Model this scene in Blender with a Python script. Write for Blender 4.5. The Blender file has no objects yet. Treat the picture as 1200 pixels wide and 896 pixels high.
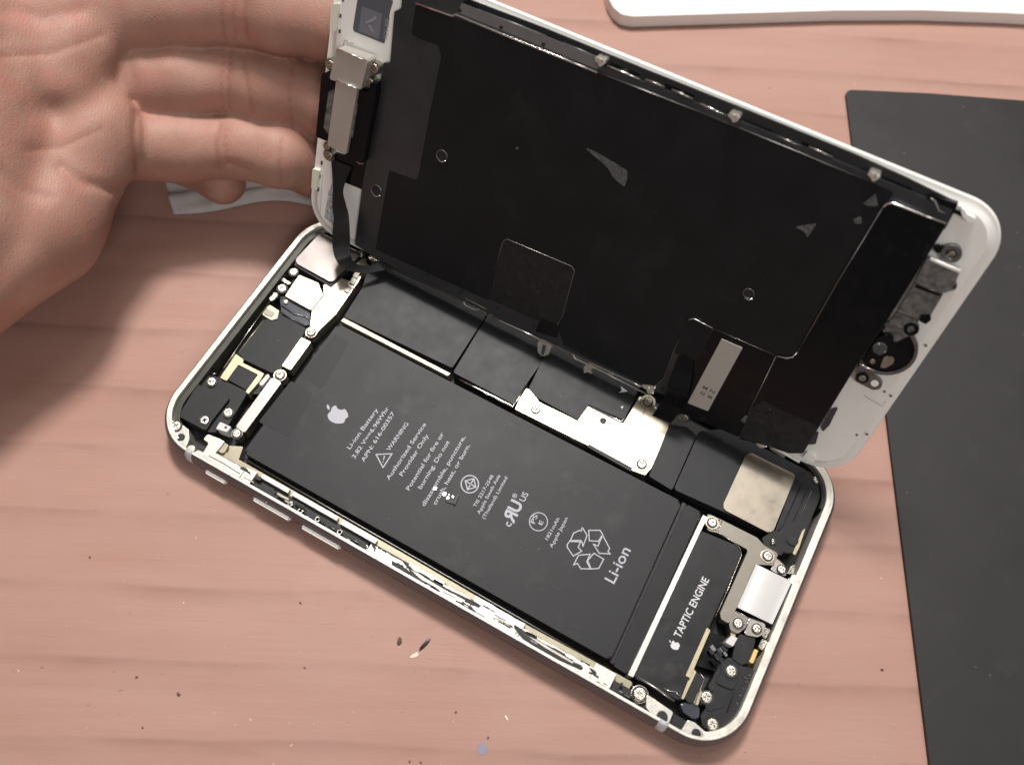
import bpy, bmesh, math, random
import numpy as np
from mathutils import Vector, Matrix
random.seed(7); rng = np.random.default_rng(7)
S = 0.1                      # millimetres -> scene units (1 unit = 1 cm)
scn = bpy.context.scene; COL = scn.collection
# ------------------------------------------------------------------ camera and frames
CAM = np.array([28.00671771, -62.82961652, 193.01692202])
RC = np.array([[0.87585516, -0.45399085, 0.16361554], [0.48047028, 0.78876114, -0.38341124], [0.04501161, 0.41442512, 0.90896962]])
FPX = 1057.18
RD = np.array([[9.99685982e-01, -2.50569069e-02, -2.99602926e-04], [1.12673711e-02, 4.60145065e-01, -8.87772249e-01], [2.23826874e-02, 8.87490096e-01, 4.60282896e-01]])
CD = np.array([-1.25511836, 43.27679173, 38.81845151])     # centre of the open display, leaning back 62 degrees
def ray(px, py): return RC @ np.array([(px - 600) / FPX, -(py - 448) / FPX, -1.0])
def B(px, py, z):            # a traced spot on a horizontal level of the phone or desk -> mm
    d = ray(px, py); X = CAM + d * ((z - CAM[2]) / d[2]); return (X[0], X[1])
def D(px, py, w):            # the same on a level of the open display -> its own mm
    d = ray(px, py); n = RD[:, 2]; X = CAM + d * ((n @ (CD + n * w - CAM)) / (d @ n)); l = (X - CD) @ RD; return (l[0], l[1])
def Dw(px, py, w):
    u, v = D(px, py, w); return CD + RD @ np.array([u, v, w])
def C3(px, py, depth): return CAM + ray(px, py) * depth

# ------------------------------------------------------------------ materials
def nd(nt, t, **k):
    n = nt.nodes.new(t)
    for a, b in k.items():
        if a.startswith('i_'): n.inputs[a[2:].replace('_', ' ')].default_value = b
        else: setattr(n, a, b)
    return n
def mat(name, col, rough=.5, metal=0., var=.0, vscale=8., bump=.0, bscale=30., rvar=.0, spec=.5, dark=None, dthr=.62, stretch=None, coat=0., bdist=.02, trans=0., dust=0., dcol=(.32, .31, .30), dscale=9.):
    m = bpy.data.materials.new(name); m.use_nodes = True; nt = m.node_tree; L = nt.links
    p = nt.nodes['Principled BSDF']
    p.inputs['Base Color'].default_value = (*col, 1); p.inputs['Roughness'].default_value = rough
    p.inputs['Metallic'].default_value = metal; p.inputs['Specular IOR Level'].default_value = spec
    p.inputs['Coat Weight'].default_value = coat
    if trans: p.inputs['Transmission Weight'].default_value = trans
    tc = nd(nt, 'ShaderNodeTexCoord'); src = tc.outputs['Object']
    if stretch:
        mp = nd(nt, 'ShaderNodeMapping'); mp.inputs['Scale'].default_value = stretch; L.new(src, mp.inputs[0]); src = mp.outputs[0]
    if var or rvar:
        n = nd(nt, 'ShaderNodeTexNoise', i_Scale=vscale, i_Detail=6., i_Roughness=.6); L.new(src, n.inputs['Vector'])
        if var:
            r = nd(nt, 'ShaderNodeMapRange', i_From_Min=.3, i_From_Max=.7, i_To_Min=1 - var, i_To_Max=1 + var); L.new(n.outputs[0], r.inputs[0])
            mx = nd(nt, 'ShaderNodeVectorMath', operation='SCALE'); mx.inputs[0].default_value = col; L.new(r.outputs[0], mx.inputs['Scale'])
            out = mx.outputs[0]
            if dark:
                n2 = nd(nt, 'ShaderNodeTexNoise', i_Scale=vscale * 2.3, i_Detail=5., i_Roughness=.7); L.new(src, n2.inputs['Vector'])
                r2 = nd(nt, 'ShaderNodeMapRange', i_From_Min=dthr, i_From_Max=dthr + .06); L.new(n2.outputs[0], r2.inputs[0])
                m2 = nd(nt, 'ShaderNodeMix', data_type='RGBA'); L.new(r2.outputs[0], m2.inputs[0]); L.new(out, m2.inputs[6]); m2.inputs[7].default_value = (*dark, 1)
                out = m2.outputs[2]
            L.new(out, p.inputs['Base Color'])
        if rvar and True:
            r = nd(nt, 'ShaderNodeMapRange', i_From_Min=.3, i_From_Max=.7, i_To_Min=max(.03, rough - rvar), i_To_Max=rough + rvar); L.new(n.outputs[0], r.inputs[0]); L.new(r.outputs[0], p.inputs['Roughness'])
    if dust:     # lint and dust lying on the surface, plus faint wiped smears
        lk = p.inputs['Base Color'].links; cur = lk[0].from_socket if lk else None
        v = nd(nt, 'ShaderNodeTexVoronoi', i_Scale=dscale); L.new(tc.outputs['Object'], v.inputs['Vector'])
        vs_ = nd(nt, 'ShaderNodeSeparateColor'); L.new(v.outputs['Color'], vs_.inputs[0])
        sz = nd(nt, 'ShaderNodeMapRange', i_From_Min=.80, i_From_Max=1., i_To_Min=0., i_To_Max=.11); L.new(vs_.outputs[0], sz.inputs[0])
        lt = nd(nt, 'ShaderNodeMath', operation='LESS_THAN'); L.new(v.outputs['Distance'], lt.inputs[0]); L.new(sz.outputs[0], lt.inputs[1])
        f1 = nd(nt, 'ShaderNodeMath', operation='MULTIPLY'); L.new(lt.outputs[0], f1.inputs[0]); L.new(vs_.outputs[1], f1.inputs[1])
        n5 = nd(nt, 'ShaderNodeTexNoise', i_Scale=1.1, i_Detail=7., i_Roughness=.72); L.new(tc.outputs['Object'], n5.inputs['Vector'])
        f2 = nd(nt, 'ShaderNodeMapRange', i_From_Min=.56, i_From_Max=.78, i_To_Min=0., i_To_Max=.16); L.new(n5.outputs[0], f2.inputs[0])
        ad = nd(nt, 'ShaderNodeMath', operation='ADD'); ad.use_clamp = True; L.new(f1.outputs[0], ad.inputs[0]); L.new(f2.outputs[0], ad.inputs[1])
        ml = nd(nt, 'ShaderNodeMath', operation='MULTIPLY'); L.new(ad.outputs[0], ml.inputs[0]); ml.inputs[1].default_value = dust
        m5 = nd(nt, 'ShaderNodeMix', data_type='RGBA'); L.new(ml.outputs[0], m5.inputs[0]); m5.inputs[7].default_value = (*dcol, 1)
        if cur: L.new(cur, m5.inputs[6])
        else: m5.inputs[6].default_value = (*col, 1)
        L.new(m5.outputs[2], p.inputs['Base Color'])
    if bump:
        n = nd(nt, 'ShaderNodeTexNoise', i_Scale=bscale, i_Detail=4.); L.new(src, n.inputs['Vector'])
        b = nd(nt, 'ShaderNodeBump', i_Strength=bump, i_Distance=bdist); L.new(n.outputs[0], b.inputs['Height']); L.new(b.outputs[0], p.inputs['Normal'])
    return m
M = {}
M['alu'] = mat('anodised_aluminium', (.155, .15, .16), .45, .75, var=.08, vscale=3, rvar=.06)
M['rim'] = mat('scuffed_cream_rim', (.86, .83, .74), .36, .55, var=.10, vscale=4, dark=(.16, .13, .10), dthr=.66, rvar=.08, bump=.15, bscale=20)
M['flange'] = mat('bright_flange', (.74, .72, .66), .32, .6, var=.14, vscale=9, bump=.1, bscale=25)
M['ledge'] = mat('beige_ledge', (.36, .33, .24), .42, .6, var=.12, vscale=5)
M['well'] = mat('dark_well', (.012, .012, .013), .55, 0, bump=.3, bscale=14)
M['gasket'] = mat('olive_gasket', (.05, .05, .04), .4, .2, var=.3, vscale=6)
M['black'] = mat('matte_black_plastic', (.013, .0135, .015), .5, 0, spec=.35, dust=.5, var=.2, vscale=5, bump=.05, bscale=60)
M['graph'] = mat('graphite_tape', (.0145, .0155, .0175), .50, 0, spec=.32, dust=.5, var=.06, vscale=2.5, rvar=.03, bump=.02, bscale=8)
M['batt'] = mat('battery_wrap', (.0165, .0172, .0192), .50, 0, spec=.32, dust=.55, var=.05, vscale=1.0, rvar=.025, bump=.02, bscale=3)
M['batt2'] = mat('battery_adhesive', (.0125, .0128, .0145), .50, 0, spec=.3, var=.1, vscale=2)
M['motor'] = mat('motor_wrap', (.0105, .011, .0125), .40, 0, spec=.35, dust=.7, var=.3, vscale=2.5, rvar=.1, bump=.05, bscale=5)
M['gloss'] = mat('gloss_black', (.004, .0043, .0055), .22, 0, spec=.26, dust=.25, rvar=.08, vscale=3, bump=.06, bscale=3)
M['sheet'] = mat('display_graphite_sheet', (.0065, .0074, .0088), .46, 0, spec=.30, dust=.16, var=.15, vscale=1.2, rvar=.06, bump=.01, bscale=30)
M['plate'] = mat('dark_steel_plate', (.078, .082, .09), .38, .8, dust=.2, var=.15, vscale=1.0, rvar=.08, bump=.02, bscale=10)
M['tab'] = mat('smudged_black_tab', (.011, .0115, .0125), .40, 0, spec=.4, dust=.9, var=.5, vscale=6, rvar=.12)
M['camsteel'] = mat('matte_steel', (.235, .215, .205), .38, 1, var=.12, vscale=1.2, rvar=.08)
M['earsteel'] = mat('earpiece_steel', (.52, .49, .44), .4, .5, var=.04, vscale=3)
M['chrome'] = mat('bright_clip_steel', (.86, .82, .74), .3, .85, var=.15, vscale=20, bump=.3, bscale=25)
M['silver'] = mat('brushed_steel', (.42, .39, .36), .36, 1, var=.05, vscale=3, rvar=.08, bump=.02, bscale=25)
M['smudge'] = mat('fingerprinted_steel', (.32, .285, .235), .40, 1, var=.08, vscale=3.4, rvar=.10, bump=.04, bscale=8)
M['shield'] = mat('nickel_shield', (.52, .47, .38), .36, .95, var=.06, vscale=3, rvar=.05, bump=.02, bscale=12)
M['tan'] = mat('tan_steel', (.24, .222, .19), .45, .8, var=.05, vscale=5, bump=.02, bscale=40)
M['gold'] = mat('gold_trace', (.50, .44, .30), .40, .7, var=.08, vscale=8)
M['yellow'] = mat('yellow_tape', (.78, .52, .20), .5, .1, var=.1, vscale=10)
M['nick'] = mat('polished_nickel', (.46, .43, .38), .26, 1, var=.12, vscale=20, rvar=.08, bump=.25, bscale=25)
M['strip'] = mat('grey_steel_strip', (.22, .215, .22), .42, .5, var=.08, vscale=3)
M['wire'] = mat('bright_steel_edge', (.85, .84, .82), .2, 1, rvar=.06, vscale=20)
M['hair'] = mat('dull_steel_edge', (.32, .31, .30), .35, 1, rvar=.06, vscale=20)
M['dull'] = mat('dull_gunmetal', (.20, .20, .20), .38, .9, var=.2, vscale=10, bump=.1, bscale=20)
M['white'] = mat('white_bezel', (.93, .92, .88), .32, 0, var=.02, vscale=2, coat=.2)
M['dirtyw'] = mat('dusty_white_film', (.55, .57, .60), .5, 0, var=.4, vscale=14, dark=(.16, .18, .22), dthr=.52)
M['cream'] = mat('cream_plastic', (.80, .78, .66), .35, 0, var=.03, vscale=4)
M['sticker'] = mat('white_sticker', (.66, .65, .64), .42, 0, var=.02, vscale=2, bump=.05, bscale=1.5)
M['label'] = mat('beige_label', (.40, .365, .33), .5, 0, var=.03, vscale=5)
M['ink'] = mat('grey_lilac_ink', (.42, .42, .47), .5, 0)
M['inkw'] = mat('pale_ink', (.66, .66, .68), .5, 0)
M['inkd'] = mat('dark_ink', (.10, .085, .08), .6, 0)
M['foil'] = mat('worn_foil', (.16, .16, .155), .4, .35, var=.55, vscale=7, rvar=.12, bump=.4, bscale=10)
M['film'] = mat('blue_grey_film', (.05, .055, .07), .25, .1, var=.3, vscale=6)
M['resid'] = mat('torn_film_residue', (.105, .11, .115), .35, .2, var=.5, vscale=22, bump=.5, bscale=40)
M['win'] = mat('blue_grey_window', (.10, .105, .125), .35, 0, var=.05, vscale=6)
M['win2'] = mat('pale_blue_grey', (.17, .175, .205), .4, 0)
M['win3'] = mat('ash_mark', (.28, .285, .31), .4, 0)
M['band'] = mat('antenna_band', (.58, .60, .64), .4, 0)
M['pad'] = mat('graphite_sheen', (.032, .032, .034), .38, 0, var=.2, vscale=4)
M['glass'] = mat('lens', (.10, .10, .10), .08, .3)

# ------------------------------------------------------------------ mesh helpers (mm in, scene units out)
def link(name, me, mt, parent=None, loc=None):
    o = bpy.data.objects.new(name, me); COL.objects.link(o)
    if mt is not None:
        for q in (mt if isinstance(mt, list) else [mt]): me.materials.append(q)
    if parent: o.parent = parent
    if loc is not None: o.location = Vector(loc) * S
    return o
def tag(o, label=None, cat=None, group=None, kind=None):
    for k, v in (('label', label), ('category', cat), ('group', group), ('kind', kind)):
        if v: o[k] = v
    return o
def round_poly(p, r, n=4):
    if r <= 0: return p
    out = []; N = len(p)
    for i in range(N):
        a, b, c = (np.array(p[i - 1]), np.array(p[i]), np.array(p[(i + 1) % N]))
        u, v = a - b, c - b; lu, lv = np.linalg.norm(u), np.linalg.norm(v); u /= lu; v /= lv
        ca = np.clip(u @ v, -1, 1); th = math.acos(ca)
        if th > 2.95: out.append(tuple(b)); continue
        t = min(r / math.tan(th / 2), lu * .45, lv * .45)
        s, e = b + u * t, b + v * t
        for k in range(n + 1):
            f = k / n; q = (1 - f) ** 2 * s + 2 * f * (1 - f) * b + f * f * e; out.append(tuple(q))
    return out
def orient(p):
    a = sum(p[i - 1][0] * p[i][1] - p[i][0] * p[i - 1][1] for i in range(len(p)))
    return p if a > 0 else p[::-1]
def add_prism(bm, p, z0, z1, bev=.12, taper=0.):
    p = orient(p)
    top = [bm.verts.new((x * S, y * S, z1 * S)) for x, y in p]
    bot = [bm.verts.new((x * S, y * S, z0 * S)) for x, y in p]
    f = bm.faces.new(top); bm.faces.new(bot[::-1])
    for i in range(len(p)): bm.faces.new((bot[i - 1], bot[i], top[i], top[i - 1]))
    if bev > 0:
        bmesh.ops.bevel(bm, geom=list(f.edges), offset=bev * S, segments=2, profile=.6, affect='EDGES', clamp_overlap=True)
def fin(bm, name, mt, parent, smooth=False):
    bmesh.ops.recalc_face_normals(bm, faces=bm.faces[:])
    me = bpy.data.meshes.new(name); bm.to_mesh(me); bm.free()
    if smooth:
        for q in me.polygons: q.use_smooth = True
    return link(name, me, mt, parent)
def prism(name, pts, z0, z1, m, parent, F=B, r=.35, bev=.12, label=None):
    p = [F(a, b, z1) for a, b in pts] if F else pts
    bm = bmesh.new(); add_prism(bm, round_poly(p, r), z0, z1, bev)
    o = fin(bm, name, M[m], parent)
    if label: o['label'] = label
    return o
def sweep(bm, P, rad, seg=6, closed=False, flat=1.0):
    P = [np.array(q, float) for q in P]; n = len(P); rings = []
    for i in range(n):
        a = P[i - 1] if (i or closed) else P[i]; b = P[(i + 1) % n] if (i < n - 1 or closed) else P[i]
        t = b - a; t /= np.linalg.norm(t) + 1e-9
        up = np.array([0, 0, 1.]) if abs(t[2]) < .9 else np.array([1., 0, 0])
        s = np.cross(t, up); s /= np.linalg.norm(s); w = np.cross(s, t)
        rr = rad[i] if isinstance(rad, (list, tuple)) else rad
        rings.append([bm.verts.new((P[i] + rr * (math.cos(k * 2 * math.pi / seg) * s + flat * math.sin(k * 2 * math.pi / seg) * w)) * S) for k in range(seg)])
    for i in range(n if closed else n - 1):
        for k in range(seg):
            bm.faces.new((rings[i][k], rings[i][(k + 1) % seg], rings[(i + 1) % n][(k + 1) % seg], rings[(i + 1) % n][k]))
    if not closed: bm.faces.new(rings[0][::-1]); bm.faces.new(rings[-1])
def wire(name, pts, h, rad, m, parent, F=B, closed=False, flat=1., label=None):
    bm = bmesh.new(); sweep(bm, [(*F(a, b, h), h) for a, b in pts], rad, closed=closed, flat=flat)
    o = fin(bm, name, M[m], parent, True)
    if label: o['label'] = label
    return o
def ribbon(name, Lp, Rp, th, m, parent):
    bm = bmesh.new(); Lp = [np.array(q) for q in Lp]; Rp = [np.array(q) for q in Rp]
    rows = []
    for i in range(len(Lp)):
        a, b = Lp[i], Rp[i]; i0, i1 = max(i - 1, 0), min(i + 1, len(Lp) - 1)
        t = (Lp[i1] + Rp[i1]) - (Lp[i0] + Rp[i0]); n = np.cross(b - a, t); n /= np.linalg.norm(n)
        if n @ (CAM - a) < 0: n = -n
        rows.append([bm.verts.new(q * S) for q in (a, b, b - n * th, a - n * th)])
    for i in range(len(rows) - 1):
        for k in range(4): bm.faces.new((rows[i][k], rows[i][(k + 1) % 4], rows[i + 1][(k + 1) % 4], rows[i + 1][k]))
    bm.faces.new(rows[0]); bm.faces.new(rows[-1][::-1])
    return fin(bm, name, M[m], parent, False)
def smooth_path(P, n=6):
    P = [np.array(q, float) for q in P]; out = []
    for i in range(len(P) - 1):
        p0, p1, p2, p3 = P[max(i - 1, 0)], P[i], P[i + 1], P[min(i + 2, len(P) - 1)]
        for k in range(n):
            t = k / n; out.append(.5 * ((2 * p1) + (p2 - p0) * t + (2 * p0 - 5 * p1 + 4 * p2 - p3) * t * t + (3 * p1 - p0 - 3 * p2 + p3) * t ** 3))
    out.append(P[-1]); return out
def screw_mesh(name, kind='cross'):
    bm = bmesh.new(); NR, NS = 14, 40; rows = []
    prof = lambda q: .30 if q < .72 else (.30 - .05 * (q - .72) / .28 if q < .9 else .26 - 2.2 * (q - .9) ** 1.2)
    c = bm.verts.new((0, 0, .02))
    for i in range(1, NR + 1):
        q = i / NR; row = []
        for k in range(NS):
            a = 2 * math.pi * k / NS; x, y = q * math.cos(a), q * math.sin(a); z = prof(q)
            if kind == 'cross':
                if (min(abs(x), abs(y)) < .13 and max(abs(x), abs(y)) < .55) or q < .2: z = .02
            elif kind == 'ring':
                if q < .45: z = -.1
            else:
                if q < .34 + .1 * math.cos(5 * a): z = .0
            row.append(bm.verts.new((x, y, z)))
        rows.append(row)
    for k in range(NS): bm.faces.new((c, rows[0][k], rows[0][(k + 1) % NS]))
    for i in range(NR - 1):
        for k in range(NS): bm.faces.new((rows[i][k], rows[i + 1][k], rows[i + 1][(k + 1) % NS], rows[i][(k + 1) % NS]))
    low = [bm.verts.new((math.cos(2 * math.pi * k / NS), math.sin(2 * math.pi * k / NS), -.6)) for k in range(NS)]
    for k in range(NS): bm.faces.new((rows[-1][k], low[k], low[(k + 1) % NS], rows[-1][(k + 1) % NS]))
    ra = [[bm.verts.new((q * math.cos(2 * math.pi * k / NS), q * math.sin(2 * math.pi * k / NS), .015)) for k in range(NS)] for q in (.97, 1.17)]
    for k in range(NS): bm.faces.new((ra[0][k], ra[1][k], ra[1][(k + 1) % NS], ra[0][(k + 1) % NS])).material_index = 1
    bm.faces.new(low[::-1]); bmesh.ops.recalc_face_normals(bm, faces=bm.faces[:])
    me = bpy.data.meshes.new(name); bm.to_mesh(me); bm.free(); me.materials.append(M['nick']); me.materials.append(M['gasket']); return me
SC = {k: screw_mesh('screw_' + k, k) for k in ('cross', 'ring', 'star')}
def screw(px, py, h, r, parent, F=B, kind='cross', m=None, tilt=0.):
    o = bpy.data.objects.new('screw', SC[kind]); COL.objects.link(o); o.parent = parent
    x, y = F(px, py, h); o.location = (x * S, y * S, h * S); o.scale = (r * S,) * 3
    o.rotation_euler = (tilt, tilt * .6, random.uniform(0, 3)); return o
def disc(name, px, py, h0, h1, r, m, parent, F=B, r2=None, bev=.1, label=None):
    x, y = F(px, py, h1); n = 36; bm = bmesh.new()
    if r2 is None: add_prism(bm, [(x + r * math.cos(a * 2 * math.pi / n), y + r * math.sin(a * 2 * math.pi / n)) for a in range(n)], h0, h1, bev)
    else:
        vs = [[bm.verts.new(((x + q * math.cos(a * 2 * math.pi / n)) * S, (y + q * math.sin(a * 2 * math.pi / n)) * S, z * S)) for a in range(n)] for q, z in ((r, h0), (r, h1 - .06), (r - .06, h1), (r2 + .06, h1), (r2, h1 - .06), (r2, h0))]
        for i in range(6):
            for a in range(n): bm.faces.new((vs[i][a], vs[i][(a + 1) % n], vs[(i + 1) % 6][(a + 1) % n], vs[(i + 1) % 6][a]))
    o = fin(bm, name, M[m], parent)
    if label: o['label'] = label
    return o
_font = {}
def glyphs(s):
    if s not in _font:
        cu = bpy.data.curves.new('t', 'FONT'); cu.body = s; cu.size = 1; cu.resolution_u = 3; cu.offset = .03 if s in ('R', 'U') else .012
        o = bpy.data.objects.new('t', cu); COL.objects.link(o)
        dg = bpy.context.evaluated_depsgraph_get(); me = bpy.data.meshes.new_from_object(o.evaluated_get(dg))
        v = [tuple(q.co) for q in me.vertices]; f = [tuple(q.vertices) for q in me.polygons]
        bpy.data.objects.remove(o); bpy.data.curves.remove(cu); bpy.data.meshes.remove(me); _font[s] = (v, f)
    return _font[s]
def add_text(bm, s, a, b, cap, z, flip=False):
    """one line of writing from a to b (baseline, mm), capital height in mm"""
    v, f = glyphs(s); a, b = np.array(a), np.array(b); x0 = min(q[0] for q in v); x1 = max(q[0] for q in v)
    d = b - a; Ln = np.linalg.norm(d); d /= Ln; n = np.array([-d[1], d[0]]) * (-1 if flip else 1)
    sx = Ln / (x1 - x0); sy = cap / .70
    vs = [bm.verts.new(((a[0] + d[0] * (q[0] - x0) * sx + n[0] * q[1] * sy) * S, (a[1] + d[1] * (q[0] - x0) * sx + n[1] * q[1] * sy) * S, z * S)) for q in v]
    for q in f:
        try: bm.faces.new([vs[k] for k in q])
        except ValueError: pass
def text_part(name, lines, z, m, parent, F=B, flip=False, label=None):
    if len(lines) > 1:
        for l_ in lines: o = text_part(name, [l_], z, m, parent, F, flip)
        return o
    bm = bmesh.new()
    for s, a, b, cap in lines: add_text(bm, s, F(*a, z), F(*b, z), cap, z, flip)
    me = bpy.data.meshes.new(name)
    for fc in bm.faces:
        fc.normal_update()
        if fc.normal.z < 0: fc.normal_flip()
    bm.to_mesh(me); bm.free(); o = link(name, me, M[m], parent)
    if label: o['label'] = label
    return o
def strokes(name, segs, z, w, m, parent, F=B, extra=None, label=None):
    """line art of constant width w (mm) printed at level z; segs are closed or open px polylines"""
    bm = bmesh.new()
    for pts, closed in segs:
        P = [np.array(F(a, b, z)) for a, b in pts]; n = len(P)
        for i in range(n if closed else n - 1):
            a, b = P[i], P[(i + 1) % n]; d = b - a; d /= np.linalg.norm(d) + 1e-9; q = np.array([-d[1], d[0]]) * w / 2; a = a - d * w * .4; b = b + d * w * .4
            zz = z + .0006 * (i % 7)
            bm.faces.new([bm.verts.new((x * S, y * S, zz * S)) for x, y in (a - q, b - q, b + q, a + q)])
    for pts in (extra or []):
        bm.faces.new([bm.verts.new((x * S, y * S, z * S)) for x, y in orient([F(a, b, z) for a, b in pts])])
    for fc in bm.faces:
        fc.normal_update()
        if fc.normal.z < 0: fc.normal_flip()
    me = bpy.data.meshes.new(name); bm.to_mesh(me); bm.free(); o = link(name, me, M[m], parent)
    if label: o['label'] = label
    return o
def circ(cx, cy, r, n=28): return [(cx + r * math.cos(a * 2 * math.pi / n), cy + r * math.sin(a * 2 * math.pi / n)) for a in range(n)]

# ================================================================== the phone
phone = bpy.data.objects.new('smartphone', None); COL.objects.link(phone); phone.empty_display_size = .5
tag(phone, 'opened white smartphone with its black battery exposed and its display lifted up', 'smartphone')
HX, HY, CR = 69.2, 33.65, 10.4
def rrect(o, n=14):
    hx, hy, r = HX + o, HY + o, max(CR + o, .5); out = []
    for cx, cy, a0 in ((hx - r, hy - r, 0), (-hx + r, hy - r, 90), (-hx + r, -hy + r, 180), (hx - r, -hy + r, 270)):
        for k in range(n + 1):
            a = math.radians(a0 + 90 * k / n); out.append((cx + r * math.cos(a), cy + r * math.sin(a)))
    return out
PROF = [(-2.4, .05), (-.9, .3), (.0, 1.0), (.62, 2.0), (.98, 3.2), (.98, 4.4), (.76, 5.6), (.32, 6.5), (.0, 6.92), (-.12, 7.0), (-.55, 7.0), (-.66, 6.9), (-.7, 6.0), (-.72, 1.2)]
bm = bmesh.new(); rings = [[bm.verts.new((x * S, y * S, z * S)) for x, y in rrect(o)] for o, z in PROF]
N = len(rings[0])
for i in range(len(PROF) - 1):
    for k in range(N):
        f = bm.faces.new((rings[i][k], rings[i][(k + 1) % N], rings[i + 1][(k + 1) % N], rings[i + 1][k])); f.smooth = i < 8
        f.material_index = 0 if i < 8 else (1 if i < 11 else 2)
f = bm.faces.new(rings[-1]); f.material_index = 2; f = bm.faces.new(rings[0][::-1])
housing = fin(bm, 'housing', [M['alu'], M['rim'], M['well']], phone)
def side_band(x0, x1):
    bm = bmesh.new(); cols = []
    for x in (x0, x1): cols.append([bm.verts.new((x * S, (-(HY + o + .03)) * S, (z + (.02 if z > 6.5 else 0)) * S)) for o, z in PROF[1:11]])
    for i in range(9): f = bm.faces.new((cols[0][i], cols[1][i], cols[1][i + 1], cols[0][i + 1])); f.smooth = True
    ins = [[bm.verts.new((v.co.x, v.co.y + .05, v.co.z - .03)) for v in c] for c in cols]
    for i in range(9):
        bm.faces.new((cols[0][i], ins[0][i], ins[0][i + 1], cols[0][i + 1])); bm.faces.new((cols[1][i], ins[1][i], ins[1][i + 1], cols[1][i + 1]))
    return fin(bm, 'antenna_band', M['band'], housing)
side_band(-58.9, -57.2); side_band(54.3, 56.2)
def side_button(name, a, b, z=3.9):
    x0 = B(a[0], a[1], z)[0]; x1 = B(b[0], b[1], z)[0]
    bm = bmesh.new(); bmesh.ops.create_cube(bm, size=1)
    for v in bm.verts: v.co = Vector((((x0 + x1) / 2 + v.co.x * (x1 - x0)), -(HY + .98) + v.co.y * 1.3, z + v.co.z * 1.7)) * S
    bmesh.ops.bevel(bm, geom=bm.edges[:], offset=.35 * S, segments=3, affect='EDGES'); return fin(bm, name, M['white'], housing)
side_button('mute_switch', (243, 550), (266, 565)); side_button('volume_button', (298, 583), (341, 608)); side_button('volume_button', (355, 615), (400, 641))
# dark channel along the front edge with its bright broken flange and the beige ledge beside the battery
yb = -(HY - .72)
prism('channel', [(-58, yb), (62, yb), (62, yb + 2.2), (-58, yb + 2.2)], 1.3, 5.3, 'well', housing, None, 0, .05)
def off_strip(name, x0, x1, o0, o1, z0, z1, m, parent, jag=0, bev=.08):
    n = max(2, int((x1 - x0) / 1.2)) if jag else 1; p = []
    for i in range(n + 1): p.append((x0 + (x1 - x0) * i / n, -(HY - o0)))
    for i in range(n, -1, -1): p.append((x0 + (x1 - x0) * i / n, -(HY - o1) + (random.uniform(-jag, jag) if jag else 0)))
    bm = bmesh.new(); add_prism(bm, p, z0, z1, bev); return fin(bm, name, M[m], parent)
ledge = prism('ledge', [(252, 525), (262, 528), (470, 646.5), (610, 728), (738, 797), (742, 800), (735, 809), (727, 807), (602, 737), (455, 655), (250, 534)], 1.3, 5.0, 'ledge', housing, r=.3, bev=.3)
wire('ledge_lip', [(284, 536), (390, 597.5), (470, 643.5), (610, 724.5), (728, 793)], 4.3, .2, 'dull', ledge)
for a, b, o0, o1 in [((236, 532), (282, 558),   .5, 2.9), ((282, 558), (294, 565), .5, 3.6), ((300, 566), (333, 584), 3.0, 3.9), ((337, 586), (391, 616), 3.0, 3.9), ((395, 619), (438, 640), 2.8, 3.8),
                     ((425, 652), (470, 676),   .5, 2.4), ((470, 676), (512, 700),   .5, 3.0), ((499, 693), (545, 720),   .5, 2.7), ((545, 720), (605, 752),   .5, 3.7), ((603, 750), (690, 798),   .5, 2.7), ((688, 797), (712, 812),   .5, 3.9)]:
    x0, x1 = B(*a, 6.2)[0], B(*b, 6.2)[0]
    off_strip('flange', x0 + .06, x1 - .06, o0, o1, 4.0, 6.35, 'flange', housing, jag=.16 if o1 - o0 > 1 else 0)
for px, py in [(340, 590), (372, 608), (398, 623), (352, 598), (428, 641)]:
    disc('spring_ring', px, py, 4.4, 6.3, .62, 'nick', housing, r2=.28)
for a, b in [((303, 575), (318, 583)), ((354, 603), (366, 609)), ((408, 630), (426, 640)), ((385, 617), (396, 623))]:
    wire('button_wire', [a, ((a[0] + b[0]) / 2, (a[1] + b[1]) / 2 - 1), b], 5.9, .17, 'dull', housing)
wire('flange_wire', [(477, 668), (500, 683), (533, 700)], 6.3, .13, 'wire', housing); wire('flange_wire', [(612, 741), (628, 750), (660, 770), (682, 780)], 6.3, .14, 'wire', housing)
prism('tan_corner', [(268, 522), (285, 523), (279, 540), (264, 533)], 1.4, 4.3, 'ledge', housing, r=.3)
for pts in ([(470, 656), (476, 659), (486, 668), (530, 692), (556, 704), (564, 709), (561, 712), (552, 708), (526, 697), (500, 684), (482, 672), (478, 666)],
            [(533, 702), (540, 705), (546, 710), (556, 714), (566, 722), (585, 733), (583, 736), (563, 727), (548, 718), (538, 712)],
            [(603, 731), (618, 741), (640, 754), (660, 766), (674, 776), (684, 782), (681, 785), (655, 773), (630, 759), (612, 748), (602, 735)],
            [(690, 781), (697, 785), (700, 789), (695, 790)], [(693, 797), (701, 798), (707, 804), (720, 812), (732, 818), (731, 821), (715, 815), (705, 808)],
            [(459, 656), (478, 667), (482, 672), (497, 682), (501, 683), (499, 686), (490, 684), (474, 674), (459, 663)], [(434, 634), (438, 636), (441, 642), (439, 647), (436, 640)],
            [(421, 637), (428, 637), (431, 641), (427, 645), (420, 641)], [(284, 546), (291, 550), (290, 553), (283, 550)], [(300, 556), (307, 559), (305, 563), (298, 560)]):
    prism('flange_slot', pts, 5.9, 6.39, 'well', housing, r=.12, bev=.02)
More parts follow.
